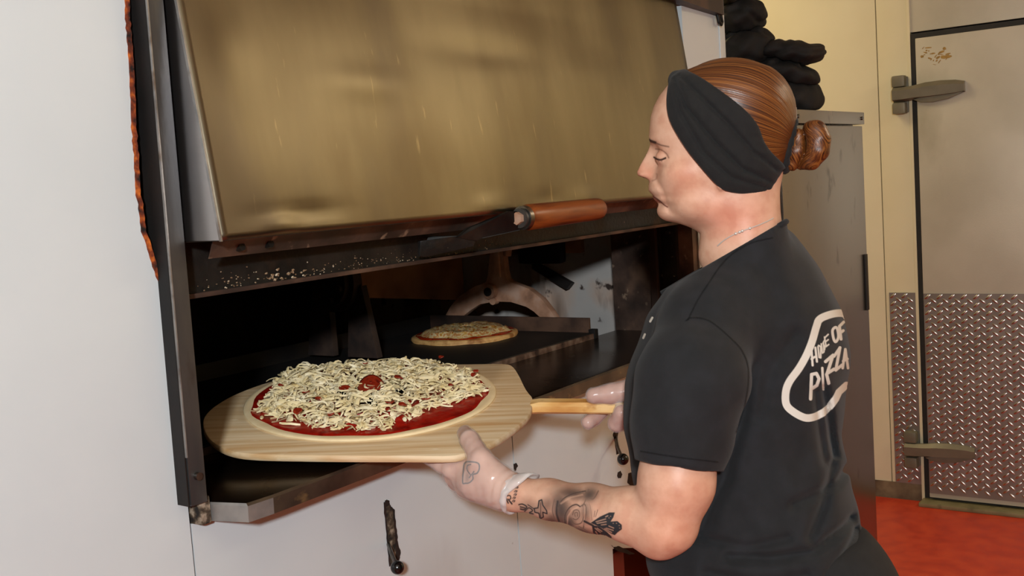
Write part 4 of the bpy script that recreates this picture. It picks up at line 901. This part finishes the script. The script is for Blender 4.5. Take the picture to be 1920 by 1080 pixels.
def bun_f(p):
    f = None
    for pts, r in bunpts:
        g = chain(p, [HF.w(*q) for q in pts], r, 0.006); f = g if f is None else np.minimum(f, g)+0.0025*np.exp(-((f-g)/0.0022)**2)
    f = smin(f, ellip(p, HF.w(1508, 274, -0.018), HA, (0.021, 0.024, 0.014)), 0.003)
    L = HF.loc(p); return f
lo, hi = bounds([HF.w(1478, 215), HF.w(1555, 325), HF.w(1510, 270, 0.035), HF.w(1510, 270, -0.035)], 0.012)
V, Q = mesh_sdf(bun_f, lo, hi, 0.002); bun = pp(npmesh('hair_bun', V, Q, m_hair, label='coiled auburn bun'))
def bs_(V):
    L = (V-HF.o) @ HF.A.T; c0 = HF.ab(1512, 275); th = np.arctan2(L[:, 1]-c0[1], L[:, 0]-c0[0]); rr_ = np.hypot(L[:, 0]-c0[0], L[:, 1]-c0[1])
    return np.stack([rr_*900+L[:, 2]*700, th*1.5, np.zeros(len(V))], 1)
strand_attr(bun, V, bs_)
m_cloth = mat('black_jersey', ['#0c0b0b', '#121110'], 0.92, scale=60, bump=0.25, bscale=900, sheen=0.03)
tie0 = [HF.w(1486, 228, 0.006), HF.w(1482, 250, 0.019), HF.w(1476, 275, 0.022), HF.w(1471, 300, 0.018), HF.w(1470, 316, 0.006), HF.w(1472, 312, -0.012), HF.w(1478, 275, -0.022), HF.w(1484, 240, -0.014)]
tp = []
for i in range(8):
    for t in (0, 0.25, 0.5, 0.75):
        p0, p1, p2, p3 = tie0[i-1], tie0[i], tie0[(i+1) % 8], tie0[(i+2) % 8]
        tp.append(0.5*((2*p1)+(-p0+p2)*t+(2*p0-5*p1+4*p2-p3)*t*t+(-p0+3*p1-3*p2+p3)*t**3))
tp.append(tp[0]); pp(tube('hair_tie', tp, [0.0078+0.0012*math.sin(i*2.1) for i in range(len(tp))], m_cloth, n=10))
_band = [(1262, 133), (1256, 150), (1252, 180), (1253, 212), (1262, 238), (1290, 283), (1320, 319), (1345, 347), (1357, 355), (1385, 361), (1420, 364), (1442, 363), (1448, 350), (1455, 338), (1467, 320), (1475, 318), (1470, 308), (1445, 288), (1428, 265), (1421, 240), (1402, 215), (1372, 190), (1342, 168), (1312, 147), (1292, 136), (1282, 124), (1268, 126)]
_bandab = smooth_loop([HF.ab(x, y) for x, y in _band], 2)
_mid = [HF.ab(x, y) for x, y in ((1266, 150), (1290, 205), (1340, 265), (1390, 315), (1450, 342))]
_fold2 = [HF.ab(x, y) for x, y in ((1262, 150), (1280, 215), (1320, 285), (1370, 330), (1440, 352))]
_fold3 = [HF.ab(x, y) for x, y in ((1275, 145), (1320, 190), (1370, 240), (1410, 285), (1460, 322))]
def band_f(p):
    L = HF.loc(p); f = head_core(L); d2 = poly_sdf(L[:, 0], L[:, 1], _bandab)
    th = 0.0105+0.004*np.clip(-d2/0.02, 0, 1)
    for q, am in ((_mid, 0.0075), (_fold2, 0.0055), (_fold3, 0.006)): th = th-am*np.clip(-d2/0.014, 0, 1)*np.exp(-(pl_dist(L[:, 0], L[:, 1], q)/0.0030)**2)
    low = np.clip((L[:, 0]-HF.ab(1395, 330)[0])/0.03, 0, 1); th = th+low*0.0006*np.sin(L[:, 1]*520+L[:, 0]*160)
    knot = ellip(p, HF.w(1268, 150, 0.0), HA, (0.012, 0.014, 0.02))
    return smin(smax(np.maximum(f-th, -(f-0.001)), d2, 0.006), knot, 0.006)
lo, hi = bounds([HF.w(1240, 115), HF.w(1490, 375), HF.w(1360, 260, 0.1), HF.w(1360, 260, -0.1)], 0.015)
V, Q = mesh_sdf(band_f, lo, hi, 0.0026); band = pp(npmesh('headband', V, Q, m_cloth, label='wide black knotted headband'))
# fine chain round the neck
m_silver = mat('silver_chain', ['#cfc8c0'], 0.35, 0.4)

# ---- t-shirt
folds = [([(1553, 866), (1535, 930), (1509, 986)], 9, 0.006), ([(1371, 1017), (1440, 1018), (1509, 1011), (1591, 967)], 9, 0.007), ([(1300, 985), (1400, 1000), (1470, 985)], 8, 0.004), ([(1536, 730), (1548, 790), (1560, 850)], 7, 0.006), ([(1520, 735), (1528, 800), (1538, 860)], 7, 0.004),
         ([(1404, 690), (1394, 770), (1362, 880), (1318, 980)], 12, 0.008), ([(1585, 880), (1560, 900), (1480, 930)], 9, 0.005), ([(1600, 990), (1540, 1060), (1500, 1100)], 9, 0.006), ([(1330, 1045), (1420, 1060), (1500, 1050)], 9, 0.004), ([(1480, 640), (1440, 700), (1420, 780)], 12, 0.003), ([(1290, 602), (1340, 605), (1385, 650), (1402, 690)], 6, 0.002), ([(1250, 640), (1290, 720), (1300, 800)], 14, -0.003), ([(1350, 640), (1330, 760), (1310, 850)], 14, 0.003)]
folds = [([TF.ab(x, y) for x, y in q], w*1.7/FPX, am) for q, w, am in folds]
RAX = (E_R-S_R)/np.linalg.norm(E_R-S_R)
def shirt_f(p):
    t = smin(torso_core(p), neck_f(p)-0.006, 0.02); L = TF.loc(p)
    for q, w, am in folds: t = t+1.7*am*np.exp(-(pl_dist(L[:, 0], L[:, 1], q)/w)**2)
    s = np.maximum(sleeve_l(p), (p-f32(hemA)) @ f32(hemN)); cav = np.maximum(sleeve_l(p, -0.0075), -((p-f32(hemA)) @ f32(hemN)+0.05))
    r = np.maximum(chain(p, [S_R, E_R], [0.072, 0.066], 0.02), (p-f32(S_R)) @ f32(RAX)-0.2)
    f = smin(smin(t, s, 0.022), r, 0.03)
    f = f-0.0018*np.sin(L[:, 1]*60+L[:, 0]*45)*np.sin(L[:, 0]*70-L[:, 1]*20+1)
    f = np.maximum(f, (p-f32(nkA)) @ f32(nkN))
    f = np.maximum(f, (p-f32(hbA)) @ f32(hbN))
    f = np.maximum(f, -cav)
    return f
lo, hi = bounds([TF.w(1165, 410), TF.w(1640, 1120), TF.w(1390, 700, 0.25), TF.w(1390, 700, -0.3), P(1190, 870, 1.42), E_R], 0.02)
m_shirt = mat('black_cotton', ['#0d0e11', '#111215', '#15161a'], 0.9, scale=40, bump=0.2, bscale=1100, sheen=0.04)
V, Q = mesh_sdf(shirt_f, lo, hi, 0.0036); shirt = pp(npmesh('t_shirt', V, Q, m_shirt, label='black cotton t-shirt'))
# ribbed collar
cc = (nkA+nkB)/2; cu = (nkB-nkA)/2; cv_ = np.cross(nkN, cu); cv_ /= np.linalg.norm(cv_); cpts = []
for i in range(49):
    w = 2*math.pi*i/48; dv = cu/np.linalg.norm(cu)*math.cos(w)+cv_*math.sin(w); rs_ = np.linspace(0.03, 0.16, 131)
    q = (cc-nkN*0.003)[None]+rs_[:, None]*dv[None]; g = smin(torso_core(f32(q)), neck_f(f32(q))-0.006, 0.02)
    k_ = np.argmax(g > 0) if (g > 0).any() else 60; cpts.append(q[k_])
Vc, Fc = tube_geo(cpts, 0.0042, 10, False); col_o = pyd('collar', Vc, Fc, m_shirt, shirt, smooth=True)
# ---- trousers and shoes
m_trous = mat('black_trousers', ['#0e0e10', '#141416'], 0.9, scale=50, bump=0.2, bscale=800)
hipc = TF.w(1440, 1130); down = np.array([0, 0, -1.0]); fdir = -RT.copy(); fdir[2] = 0; fdir /= np.linalg.norm(fdir); ldir = -hvec
def leg(s): h = hipc+ldir*0.085*s; return [np.r_[h[:2], h[2]-0.02], np.r_[h[:2]+0.03*fdir[:2], 0.46], np.r_[h[:2]-0.01*fdir[:2], 0.08]]
def trous_f(p):
    f = ellip(p, hipc+down*0.015, np.stack([fdir, ldir, [0, 0, 1.0]]), (0.178, 0.180, 0.20))
    f = smin(f, ellip(p, TF.w(1545, 1150), np.stack([fdir, ldir, [0, 0, 1.0]]), (0.115, 0.16, 0.13)), 0.05)
    for s in (1, -1): f = smin(f, chain(p, leg(s), [0.098, 0.075, 0.062], 0.05), 0.03)
    f = np.maximum(f, p[:, 2]-(hipc[2]+0.11)); return np.maximum(f, 0.04-p[:, 2])
lo = np.array([hipc[0]-0.35, hipc[1]-0.35, 0.03]); hi = np.array([hipc[0]+0.35, hipc[1]+0.35, hipc[2]+0.16])
V, Q = mesh_sdf(trous_f, lo, hi, 0.008); pp(npmesh('trousers', V, Q, m_trous))
for s in (1, -1):
    an = leg(s)[2]
    def shoe_f(p):
        f = cap(p, np.r_[an[:2]-0.03*fdir[:2], 0.045], np.r_[an[:2]+0.15*fdir[:2], 0.035], 0.045, 0.036); f = smin(f, cap(p, np.r_[an[:2], 0.05], np.r_[an[:2], 0.1], 0.045, 0.045), 0.03)
        return np.maximum(f, 0.001-p[:, 2])
    V, Q = mesh_sdf(shoe_f, np.r_[an[:2]-0.25, -0.01], np.r_[an[:2]+0.25, 0.17], 0.007); pp(npmesh('shoe', V, Q, m_black))
# ------------------------------------------------------------------ flat marks: tattoos, brow and lashes, shirt print, laid on the surfaces as thin inked skins
bpy.context.view_layer.update()
def bvh_of(o):
    me = o.data; v = [o.matrix_world @ x.co for x in me.vertices]; return BVHTree.FromPolygons(v, [tuple(p.vertices) for p in me.polygons])
class Ink:
    def __init__(s, x0, y0, x1, y1, step=1.0):
        s.x = np.arange(x0, x1+step, step); s.y = np.arange(y0, y1+step, step); s.X, s.Y = np.meshgrid(s.x, s.y); s.a = np.zeros(s.X.shape); s.step = step
    def line(s, pts, w, k=1.0, soft=0.6, closed=False):
        if closed: pts = list(pts)+[pts[0]]
        d = pl_dist(s.X, s.Y, pts); s.a = np.maximum(s.a, k*np.clip((w/2-d)/soft+0.5, 0, 1)); return s
    def curve(s, pts, w, k=1.0, soft=0.6, closed=False):
        q = []; n = len(pts)
        for i in range(n if closed else n-1):
            g = lambda j: np.array(pts[j % n] if closed else pts[max(0, min(n-1, j))], float); p0, p1, p2, p3 = g(i-1), g(i), g(i+1), g(i+2)
            for t in np.linspace(0, 1, 6, endpoint=False): q.append(tuple(0.5*((2*p1)+(-p0+p2)*t+(2*p0-5*p1+4*p2-p3)*t*t+(-p0+3*p1-3*p2+p3)*t**3)))
        q.append(tuple(pts[0] if closed else pts[-1])); return s.line(q, w, k, soft)
    def fill(s, pts, k=1.0, soft=1.0):
        d = poly_sdf(s.X.astype(np.float32), s.Y.astype(np.float32), pts); s.a = np.maximum(s.a, k*np.clip(0.5-d/soft, 0, 1)); return s
    def erase(s, pts, w, k=1.0, soft=0.8): d = pl_dist(s.X, s.Y, pts); s.a = s.a*(1-k*np.clip((w/2-d)/soft+0.5, 0, 1)); return s
    def blob(s, x, y, rx, ry, k, rot=0.0):
        c_, n_ = math.cos(rot), math.sin(rot); u = ((s.X-x)*c_+(s.Y-y)*n_)/rx; v = (-(s.X-x)*n_+(s.Y-y)*c_)/ry; s.a = np.maximum(s.a, k*np.exp(-(u*u+v*v))); return s
    def build(s, name, bvh, m, parent, off=0.0005, lo=0.02, label=None):
        ny, nx = s.a.shape; use = s.a > lo; cell = use[:-1, :-1] | use[1:, :-1] | use[:-1, 1:] | use[1:, 1:]
        vert = np.zeros((ny, nx), bool); vert[:-1, :-1] |= cell; vert[1:, :-1] |= cell; vert[:-1, 1:] |= cell; vert[1:, 1:] |= cell
        vid = -np.ones((ny, nx), int); V = []; A = []; o = Vector(CAM); D = []
        for (i, j) in np.argwhere(vert):
            r = ray(s.X[i, j], s.Y[i, j]); h = bvh.ray_cast(o, Vector(r))
            if h[0] is None: continue
            vid[i, j] = len(V); V.append(np.array(h[0])+np.array(h[1])*off); A.append(s.a[i, j]); D.append((Vector(h[0])-o).length)
        F = []
        for (i, j) in np.argwhere(cell):
            q = (vid[i, j], vid[i+1, j], vid[i+1, j+1], vid[i, j+1])
            if min(q) >= 0 and max(D[x] for x in q)-min(D[x] for x in q) < 0.02: F.append(q)
        if not F: return None
        ob = npmesh(name, np.array(V), np.array(F), m, None, True); at = ob.data.attributes.new('ink', 'FLOAT', 'POINT'); at.data.foreach_set('value', np.array(A, np.float32))
        ob.parent = parent
        if label: ob['label'] = label
        return ob
def ink_mat(name, hexc, rough=0.5, gain=1.0):
    m = bpy.data.materials.new(name); m.use_nodes = True; nt = m.node_tree; b = nt.nodes['Principled BSDF']; b.inputs['Base Color'].default_value = lin(hexc); b.inputs['Roughness'].default_value = rough
    at = nt.nodes.new('ShaderNodeAttribute'); at.attribute_name = 'ink'; mm = nt.nodes.new('ShaderNodeMath'); mm.operation = 'MULTIPLY'; mm.use_clamp = True; mm.inputs[1].default_value = gain
    nt.links.new(at.outputs['Fac'], mm.inputs[0]); nt.links.new(mm.outputs[0], b.inputs['Alpha']); return m
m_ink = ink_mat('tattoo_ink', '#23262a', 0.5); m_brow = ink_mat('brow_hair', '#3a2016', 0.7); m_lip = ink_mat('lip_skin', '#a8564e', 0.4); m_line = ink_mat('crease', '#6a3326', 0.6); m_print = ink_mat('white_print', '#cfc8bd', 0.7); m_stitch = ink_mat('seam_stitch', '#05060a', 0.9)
bvb = bvh_of(body); bvs = bvh_of(shirt)
# face
Ink(1212, 255, 1262, 280, 0.8).line([(1214, 259), (1220, 264), (1229, 267)], 4.5, 0.85, 2.5).line([(1228, 267), (1240, 272), (1254, 275)], 2.6, 0.45, 2).build('eyebrow', bvb, m_brow, body)
Ink(1222, 288, 1262, 306, 0.7).curve([(1227, 295), (1233, 298.5), (1240, 299.5), (1248, 296.5)], 3.2, 0.9, 1.6).line([(1236, 298), (1235, 303)], 1.0, 0.5).line([(1241, 299), (1241, 303)], 1.0, 0.5).build('eyelashes', bvb, m_brow, body)
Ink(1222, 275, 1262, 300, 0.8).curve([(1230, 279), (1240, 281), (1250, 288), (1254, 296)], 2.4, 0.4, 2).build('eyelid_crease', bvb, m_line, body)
Ink(1210, 350, 1262, 402, 0.8).fill([(1213, 357), (1219, 361), (1230, 370), (1240, 380), (1232, 379), (1222, 372), (1219, 366)], 0.55, 4).build('lips', bvb, m_lip, body)
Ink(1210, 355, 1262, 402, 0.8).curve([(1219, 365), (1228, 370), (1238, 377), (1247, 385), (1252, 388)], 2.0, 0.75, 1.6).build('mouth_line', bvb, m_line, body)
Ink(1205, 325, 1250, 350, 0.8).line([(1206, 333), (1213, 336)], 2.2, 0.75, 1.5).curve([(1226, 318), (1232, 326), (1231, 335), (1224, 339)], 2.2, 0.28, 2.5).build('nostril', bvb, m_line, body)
# fine chain round the neck, lying on the skin
nk = []
for (x, y) in ((1449, 409), (1438, 415), (1422, 422), (1406, 428), (1392, 433), (1380, 438), (1368, 444), (1356, 452), (1346, 461)):
    h = bvb.ray_cast(Vector(CAM), Vector(ray(x, y)))
    if h[0] is not None: nk.append(np.array(h[0])+np.array(h[1])*0.0012)
nko = pp(tube('necklace', nk, 0.0009, m_silver, n=6)); nko['label'] = 'fine silver chain'
for t in (3, 4, 4.4, 5):
    c0 = nk[int(t)]+(nk[min(len(nk)-1, int(t)+1)]-nk[int(t)])*(t-int(t)); ball('bead', c0, 0.0022, m_silver, nko, seg=10)
# heart on the hand
Ink(860, 860, 906, 912, 0.7).curve([(868, 905), (869, 885), (872, 868), (885, 866), (897, 869), (899, 878), (895, 887), (887, 890), (887, 898), (880, 905), (873, 906)], 2.4, 0.85, 1.2, True).curve([(883, 871), (877, 873), (876, 880), (880, 887), (884, 890), (889, 884)], 2.0, 0.8, 1).line([(884, 890), (880, 896)], 2, 0.8).blob(876, 896, 5, 10, 0.3).build('tattoo', bvb, m_ink, body, label='small heart outline tattoo under the glove')
# forearm piece: script, cross, rose, butterfly
T = Ink(940, 900, 1180, 1040, 0.9)
T.curve([(946, 921), (951, 917), (954, 921), (950, 925), (947, 929), (950, 936), (953, 943)], 2.2, 0.9, 1.2).curve([(950, 930), (956, 929), (958, 934), (955, 938), (960, 945)], 2.0, 0.85, 1.2).line([(953, 936), (960, 944)], 2.5, 0.8)
for (x, y) in ((963, 939), (964, 933), (966, 927), (967, 921), (969, 914)): T.curve([(x-2.5, y+1.5), (x, y-1.5), (x+2.5, y+0.5), (x, y+2), (x+3, y-1)], 1.3, 0.8, 1)
T.curve([(973, 946), (980, 945), (988, 950), (983, 955), (976, 954)], 2.4, 0.85, 1.3).curve([(984, 958), (992, 952), (999, 957), (993, 961), (1000, 963)], 2.4, 0.8, 1.3).curve([(990, 946), (996, 950), (1003, 955)], 2, 0.7).line([(976, 950), (985, 952)], 3, 0.7, 2)
cr_ = [(1011, 939), (1016, 937), (1018, 947), (1025, 957), (1026, 963), (1018, 960), (1019, 969), (1013, 972), (1011, 962), (1003, 960), (1002, 953), (1009, 952)]
T.line(cr_, 2.2, 0.95, 1.2, True).fill(cr_, 0.3, 3).line([(1014, 942), (1014, 968)], 1.6, 0.7)
# rose: shaded petals
for (x, y, rx, ry, k, r) in ((1052, 955, 18, 40, 0.66, -0.2), (1075, 926, 40, 12, 0.60, 0.1), (1036, 975, 18, 18, 0.5, 0.3), (1105, 928, 18, 14, 0.66, -0.5), (1090, 998, 26, 11, 0.62, 0.3), (1028, 945, 14, 18, 0.4, 0.3), (1066, 980, 16, 15, 0.62, 0.2), (1098, 960, 11, 24, 0.45, 0.0), (1000, 950, 26, 12, 0.22, 0.3), (1078, 965, 22, 22, 0.3, 0)): T.blob(x, y, rx, ry, k, r)
for c_, w_, k_ in (([(1046, 940), (1044, 962), (1052, 983), (1066, 994)], 5, 0.75), ([(1040, 936), (1036, 956), (1040, 972)], 2.4, 0.6), ([(1048, 950), (1056, 936), (1075, 926), (1098, 921)], 3.0, 0.7), ([(1060, 985), (1060, 966), (1068, 952), (1080, 946), (1088, 950)], 2.6, 0.75), ([(1088, 950), (1097, 946), (1099, 962), (1094, 990)], 2.2, 0.65), ([(1098, 922), (1099, 935), (1092, 950)], 2.2, 0.6), ([(1070, 972), (1078, 982), (1090, 980), (1095, 968)], 2.2, 0.6), ([(1074, 965), (1077, 957), (1085, 957), (1087, 967), (1081, 974), (1075, 972)], 1.8, 0.7), ([(1079, 968), (1078, 962), (1083, 961), (1083, 968)], 1.6, 0.75), ([(1104, 918), (1100, 928), (1112, 936), (1122, 921)], 3.0, 0.55), ([(1058, 990), (1078, 1002), (1098, 1006), (1106, 1000)], 2.6, 0.6), ([(1085, 986), (1100, 994), (1105, 1004)], 2.2, 0.5), ([(1110, 975), (1108, 955), (1104, 940)], 1.8, 0.4), ([(1040, 975), (1052, 992), (1068, 1000)], 2.6, 0.5)): T.curve(c_, w_, k_, 2.0)
T.erase([(1064, 984), (1065, 968), (1074, 955), (1084, 951)], 2.2, 0.8, 1.5); T.erase([(1097, 950), (1096, 985)], 1.6, 0.6, 1.5); T.erase([(1052, 944), (1070, 933), (1092, 928)], 3.0, 0.6, 2.5)
# butterfly
wing1 = [(1108, 980), (1125, 969), (1143, 961), (1153, 961), (1150, 970), (1145, 978), (1158, 977), (1166, 984), (1166, 992), (1158, 998), (1153, 1003), (1146, 1000), (1130, 990)]
wing2 = [(1110, 984), (1124, 987), (1138, 997), (1147, 1006), (1146, 1012), (1134, 1014), (1120, 1009), (1112, 998)]
T.fill(wing1, 0.95, 1.2).fill(wing2, 0.92, 1.2).line([(1096, 977), (1112, 985)], 4, 0.8).line([(1117, 969), (1121, 956)], 1, 0.6).line([(1114, 969), (1116, 958)], 1, 0.6)
for q in ([(1118, 978), (1136, 973)], [(1120, 981), (1137, 978)], [(1128, 984), (1137, 983)], [(1137, 990), (1150, 994)], [(1142, 986), (1151, 990)], [(1134, 991), (1147, 998)], [(1136, 969), (1140, 967)], [(1116, 990), (1126, 998)], [(1120, 990), (1129, 996)], [(1117, 996), (1122, 1004)], [(1126, 1002), (1135, 1006)], [(1136, 1004), (1141, 1009)]): T.erase(q, 2.4, 0.8, 1)
for (x, y) in ((1142, 971), (1145, 968), (1156, 981), (1161, 985), (1162, 990), (1150, 981)): T.erase([(x, y), (x+0.6, y)], 1.8, 0.8, 1)
T.build('tattoo', bvb, m_ink, body, label='grey tattoo of script, cross, rose and butterfly')
# shirt print: slice-shaped outline and lettering
S = Ink(1455, 575, 1600, 800, 0.9)
S.curve([(1588, 596), (1580, 588), (1560, 589), (1537, 598), (1530, 612), (1522, 640), (1512, 665), (1498, 690), (1480, 715), (1473, 735), (1474, 758), (1487, 772), (1508, 783), (1525, 782), (1542, 774)], 14, 1, 1)
S.line([(1542, 774), (1556, 762), (1566, 748), (1572, 735), (1586, 722)], 13, 1, 1)
def tx(strokes, w=6.0):
    for s_ in strokes: S.line(s_, w, 1, 1)
tx([[(1521, 658), (1523, 685)], [(1521, 673), (1529, 668)], [(1528, 652), (1531, 678)]], 4)                                   # H
tx([[(1533, 650), (1535, 670), (1538, 671), (1538, 650), (1534, 648)]], 3)                                                     # O
tx([[(1539, 645), (1541, 662), (1544, 660), (1543, 642)]], 2.8)                                                                # U
tx([[(1545, 638), (1542, 644), (1546, 650), (1545, 656)]], 2.6)                                                                # S
tx([[(1545, 632), (1548, 650)], [(1545, 634), (1552, 627)], [(1547, 641), (1552, 637)], [(1548, 650), (1553, 646)]], 2.8)      # E
S.curve([(1565, 614), (1560, 620), (1562, 635), (1566, 641), (1571, 632), (1569, 617)], 5, 1, 1, True)                         # O
tx([[(1573, 612), (1576, 636)], [(1573, 612), (1581, 604)], [(1575, 624), (1580, 620)]], 5.5)                                  # F
tx([[(1521, 704), (1519, 748)], [(1521, 702), (1530, 700), (1535, 710), (1531, 722), (1522, 728)]], 6)                         # P
tx([[(1541, 690), (1543, 730)]], 4.5)                                                                                         # I
tx([[(1547, 678), (1561, 666), (1550, 700), (1563, 692)], [(1549, 702), (1553, 718)]], 6)                                      # Z
tx([[(1563, 668), (1574, 652), (1566, 694), (1578, 684)]], 5.5)                                                                # Z
tx([[(1579, 690), (1584, 655), (1589, 690)], [(1580, 677), (1588, 673)]], 5)                                                   # A
S.build('shirt_print', bvs, m_print, shirt, 0.0008, label='white hand-lettered pizza slice print')
# seams and stitching
for q in ([(1448, 446), (1410, 455), (1375, 475), (1350, 500), (1330, 530), (1310, 560), (1290, 600)], [(1286, 602), (1300, 596), (1330, 602), (1365, 630), (1392, 660), (1403, 700), (1396, 760), (1380, 810)], [(1202, 846), (1270, 857), (1345, 866)], [(1610, 990), (1616, 1015), (1612, 1045), (1596, 1080)], [(1617, 995), (1623, 1020), (1619, 1050), (1604, 1080)]):
    xs, ys = [a[0] for a in q], [a[1] for a in q]
    Ink(min(xs)-6, min(ys)-6, max(xs)+6, max(ys)+6, 1.4).curve(q, 2.2, 0.7, 1.6).build('seam', bvs, m_stitch, shirt, 0.0006)
# white marks on the chest print seen edge-on
Ink(1200, 585, 1232, 650, 0.8).line([(1224, 596), (1220, 603)], 4, 1).line([(1210, 627), (1207, 634)], 4, 1).build('chest_print', bvs, m_print, shirt, 0.0008)

# ------------------------------------------------------------------ black folded cloths and mitts heaped on the cabinet, each resting on those below
WF = Frame(1440, 110, 3.36); heap = []
def cloth(name, px, py, c, rx, ry, rz, rot, label, seed, fold):
    """soft crumpled bundle; rx, ry in photo pixels at its distance, rz in metres along the view"""
    k = 3.36/FPX; cen = WF.w(px, py, c).astype(np.float32); prev = list(heap); ca, sa = math.cos(rot), math.sin(rot)
    ax = np.stack([WF.r*ca+WF.u*sa, -WF.r*sa+WF.u*ca, WF.t])
    def core(p):
        q = (p-cen) @ ax.T.astype(np.float32); u, v, w = q[:, 0], q[:, 1], q[:, 2]
        ang = np.arctan2(w, u); bend = 0.010*np.sin(u*24+seed)+0.008*np.sin(w*30+seed*2)
        q2 = np.stack([u, v-bend, w], 1); f = ellip(q2, (0, 0, 0), np.eye(3), (rx*k, ry*k, rz))
        f = f+fold*0.006*np.exp(-(np.sin((v+0.25*bend)/(ry*k)*2.2+seed+0.5*np.sin(3*ang))/0.35)**2)
        f = f-0.0035*np.sin(u*75+seed+3*np.sin(w*20))*np.sin(v*90+w*40+seed)-0.002*np.sin(ang*9+v*60)
        return f
    def g(p):
        f = np.maximum(core(p), np.maximum(1.663-p[:, 2], 2.906-p[:, 0]))
        for h in prev: f = np.maximum(f, -(h(p)-0.0015))
        return f
    heap.append(core)
    R_ = max(rx*k, ry*k, rz)+0.03; V, Q = mesh_sdf(g, cen-R_, cen+R_, 0.0055)
    npmesh(name, V, Q, m_towel, None, True, label=label, cat='cloth' if 'cloth' in name else 'mitt', group='black cloths and mitts heaped on the steel cabinet')
cloth('black_cloth', 1488, 187, 0.0, 54, 36, 0.085, -0.10, 'rolled black cloth lying lowest, directly on the cabinet top', 1.0, 0.5)
cloth('black_cloth', 1390, 182, 0.0, 62, 46, 0.10, 0.1, 'crumpled black cloth on the cabinet mostly hidden by the woman\'s hair', 4.0, 1.0)
cloth('black_cloth', 1468, 134, 0.0, 72, 25, 0.09, -0.08, 'middle of the three black cloths stacked beside the mitts', 2.0, 1.2)
cloth('black_cloth', 1474, 100, 0.0, 74, 23, 0.09, 0.10, 'topmost folded black cloth, sticking out furthest toward the cooler door', 3.0, 1.2)
cloth('oven_mitt', 1396, 86, 0.01, 56, 42, 0.10, 0.15, 'bulky black mitt lying just above the woman\'s hair', 5.0, 1.4)
cloth('oven_mitt', 1390, 32, 0.0, 48, 34, 0.09, -0.15, 'black mitt just below the uppermost one, beside the oven corner', 6.0, 1.4)
cloth('oven_mitt', 1380, -14, 0.0, 46, 30, 0.09, 0.2, 'uppermost black mitt of the heap, cut by the picture top', 7.0, 1.4)
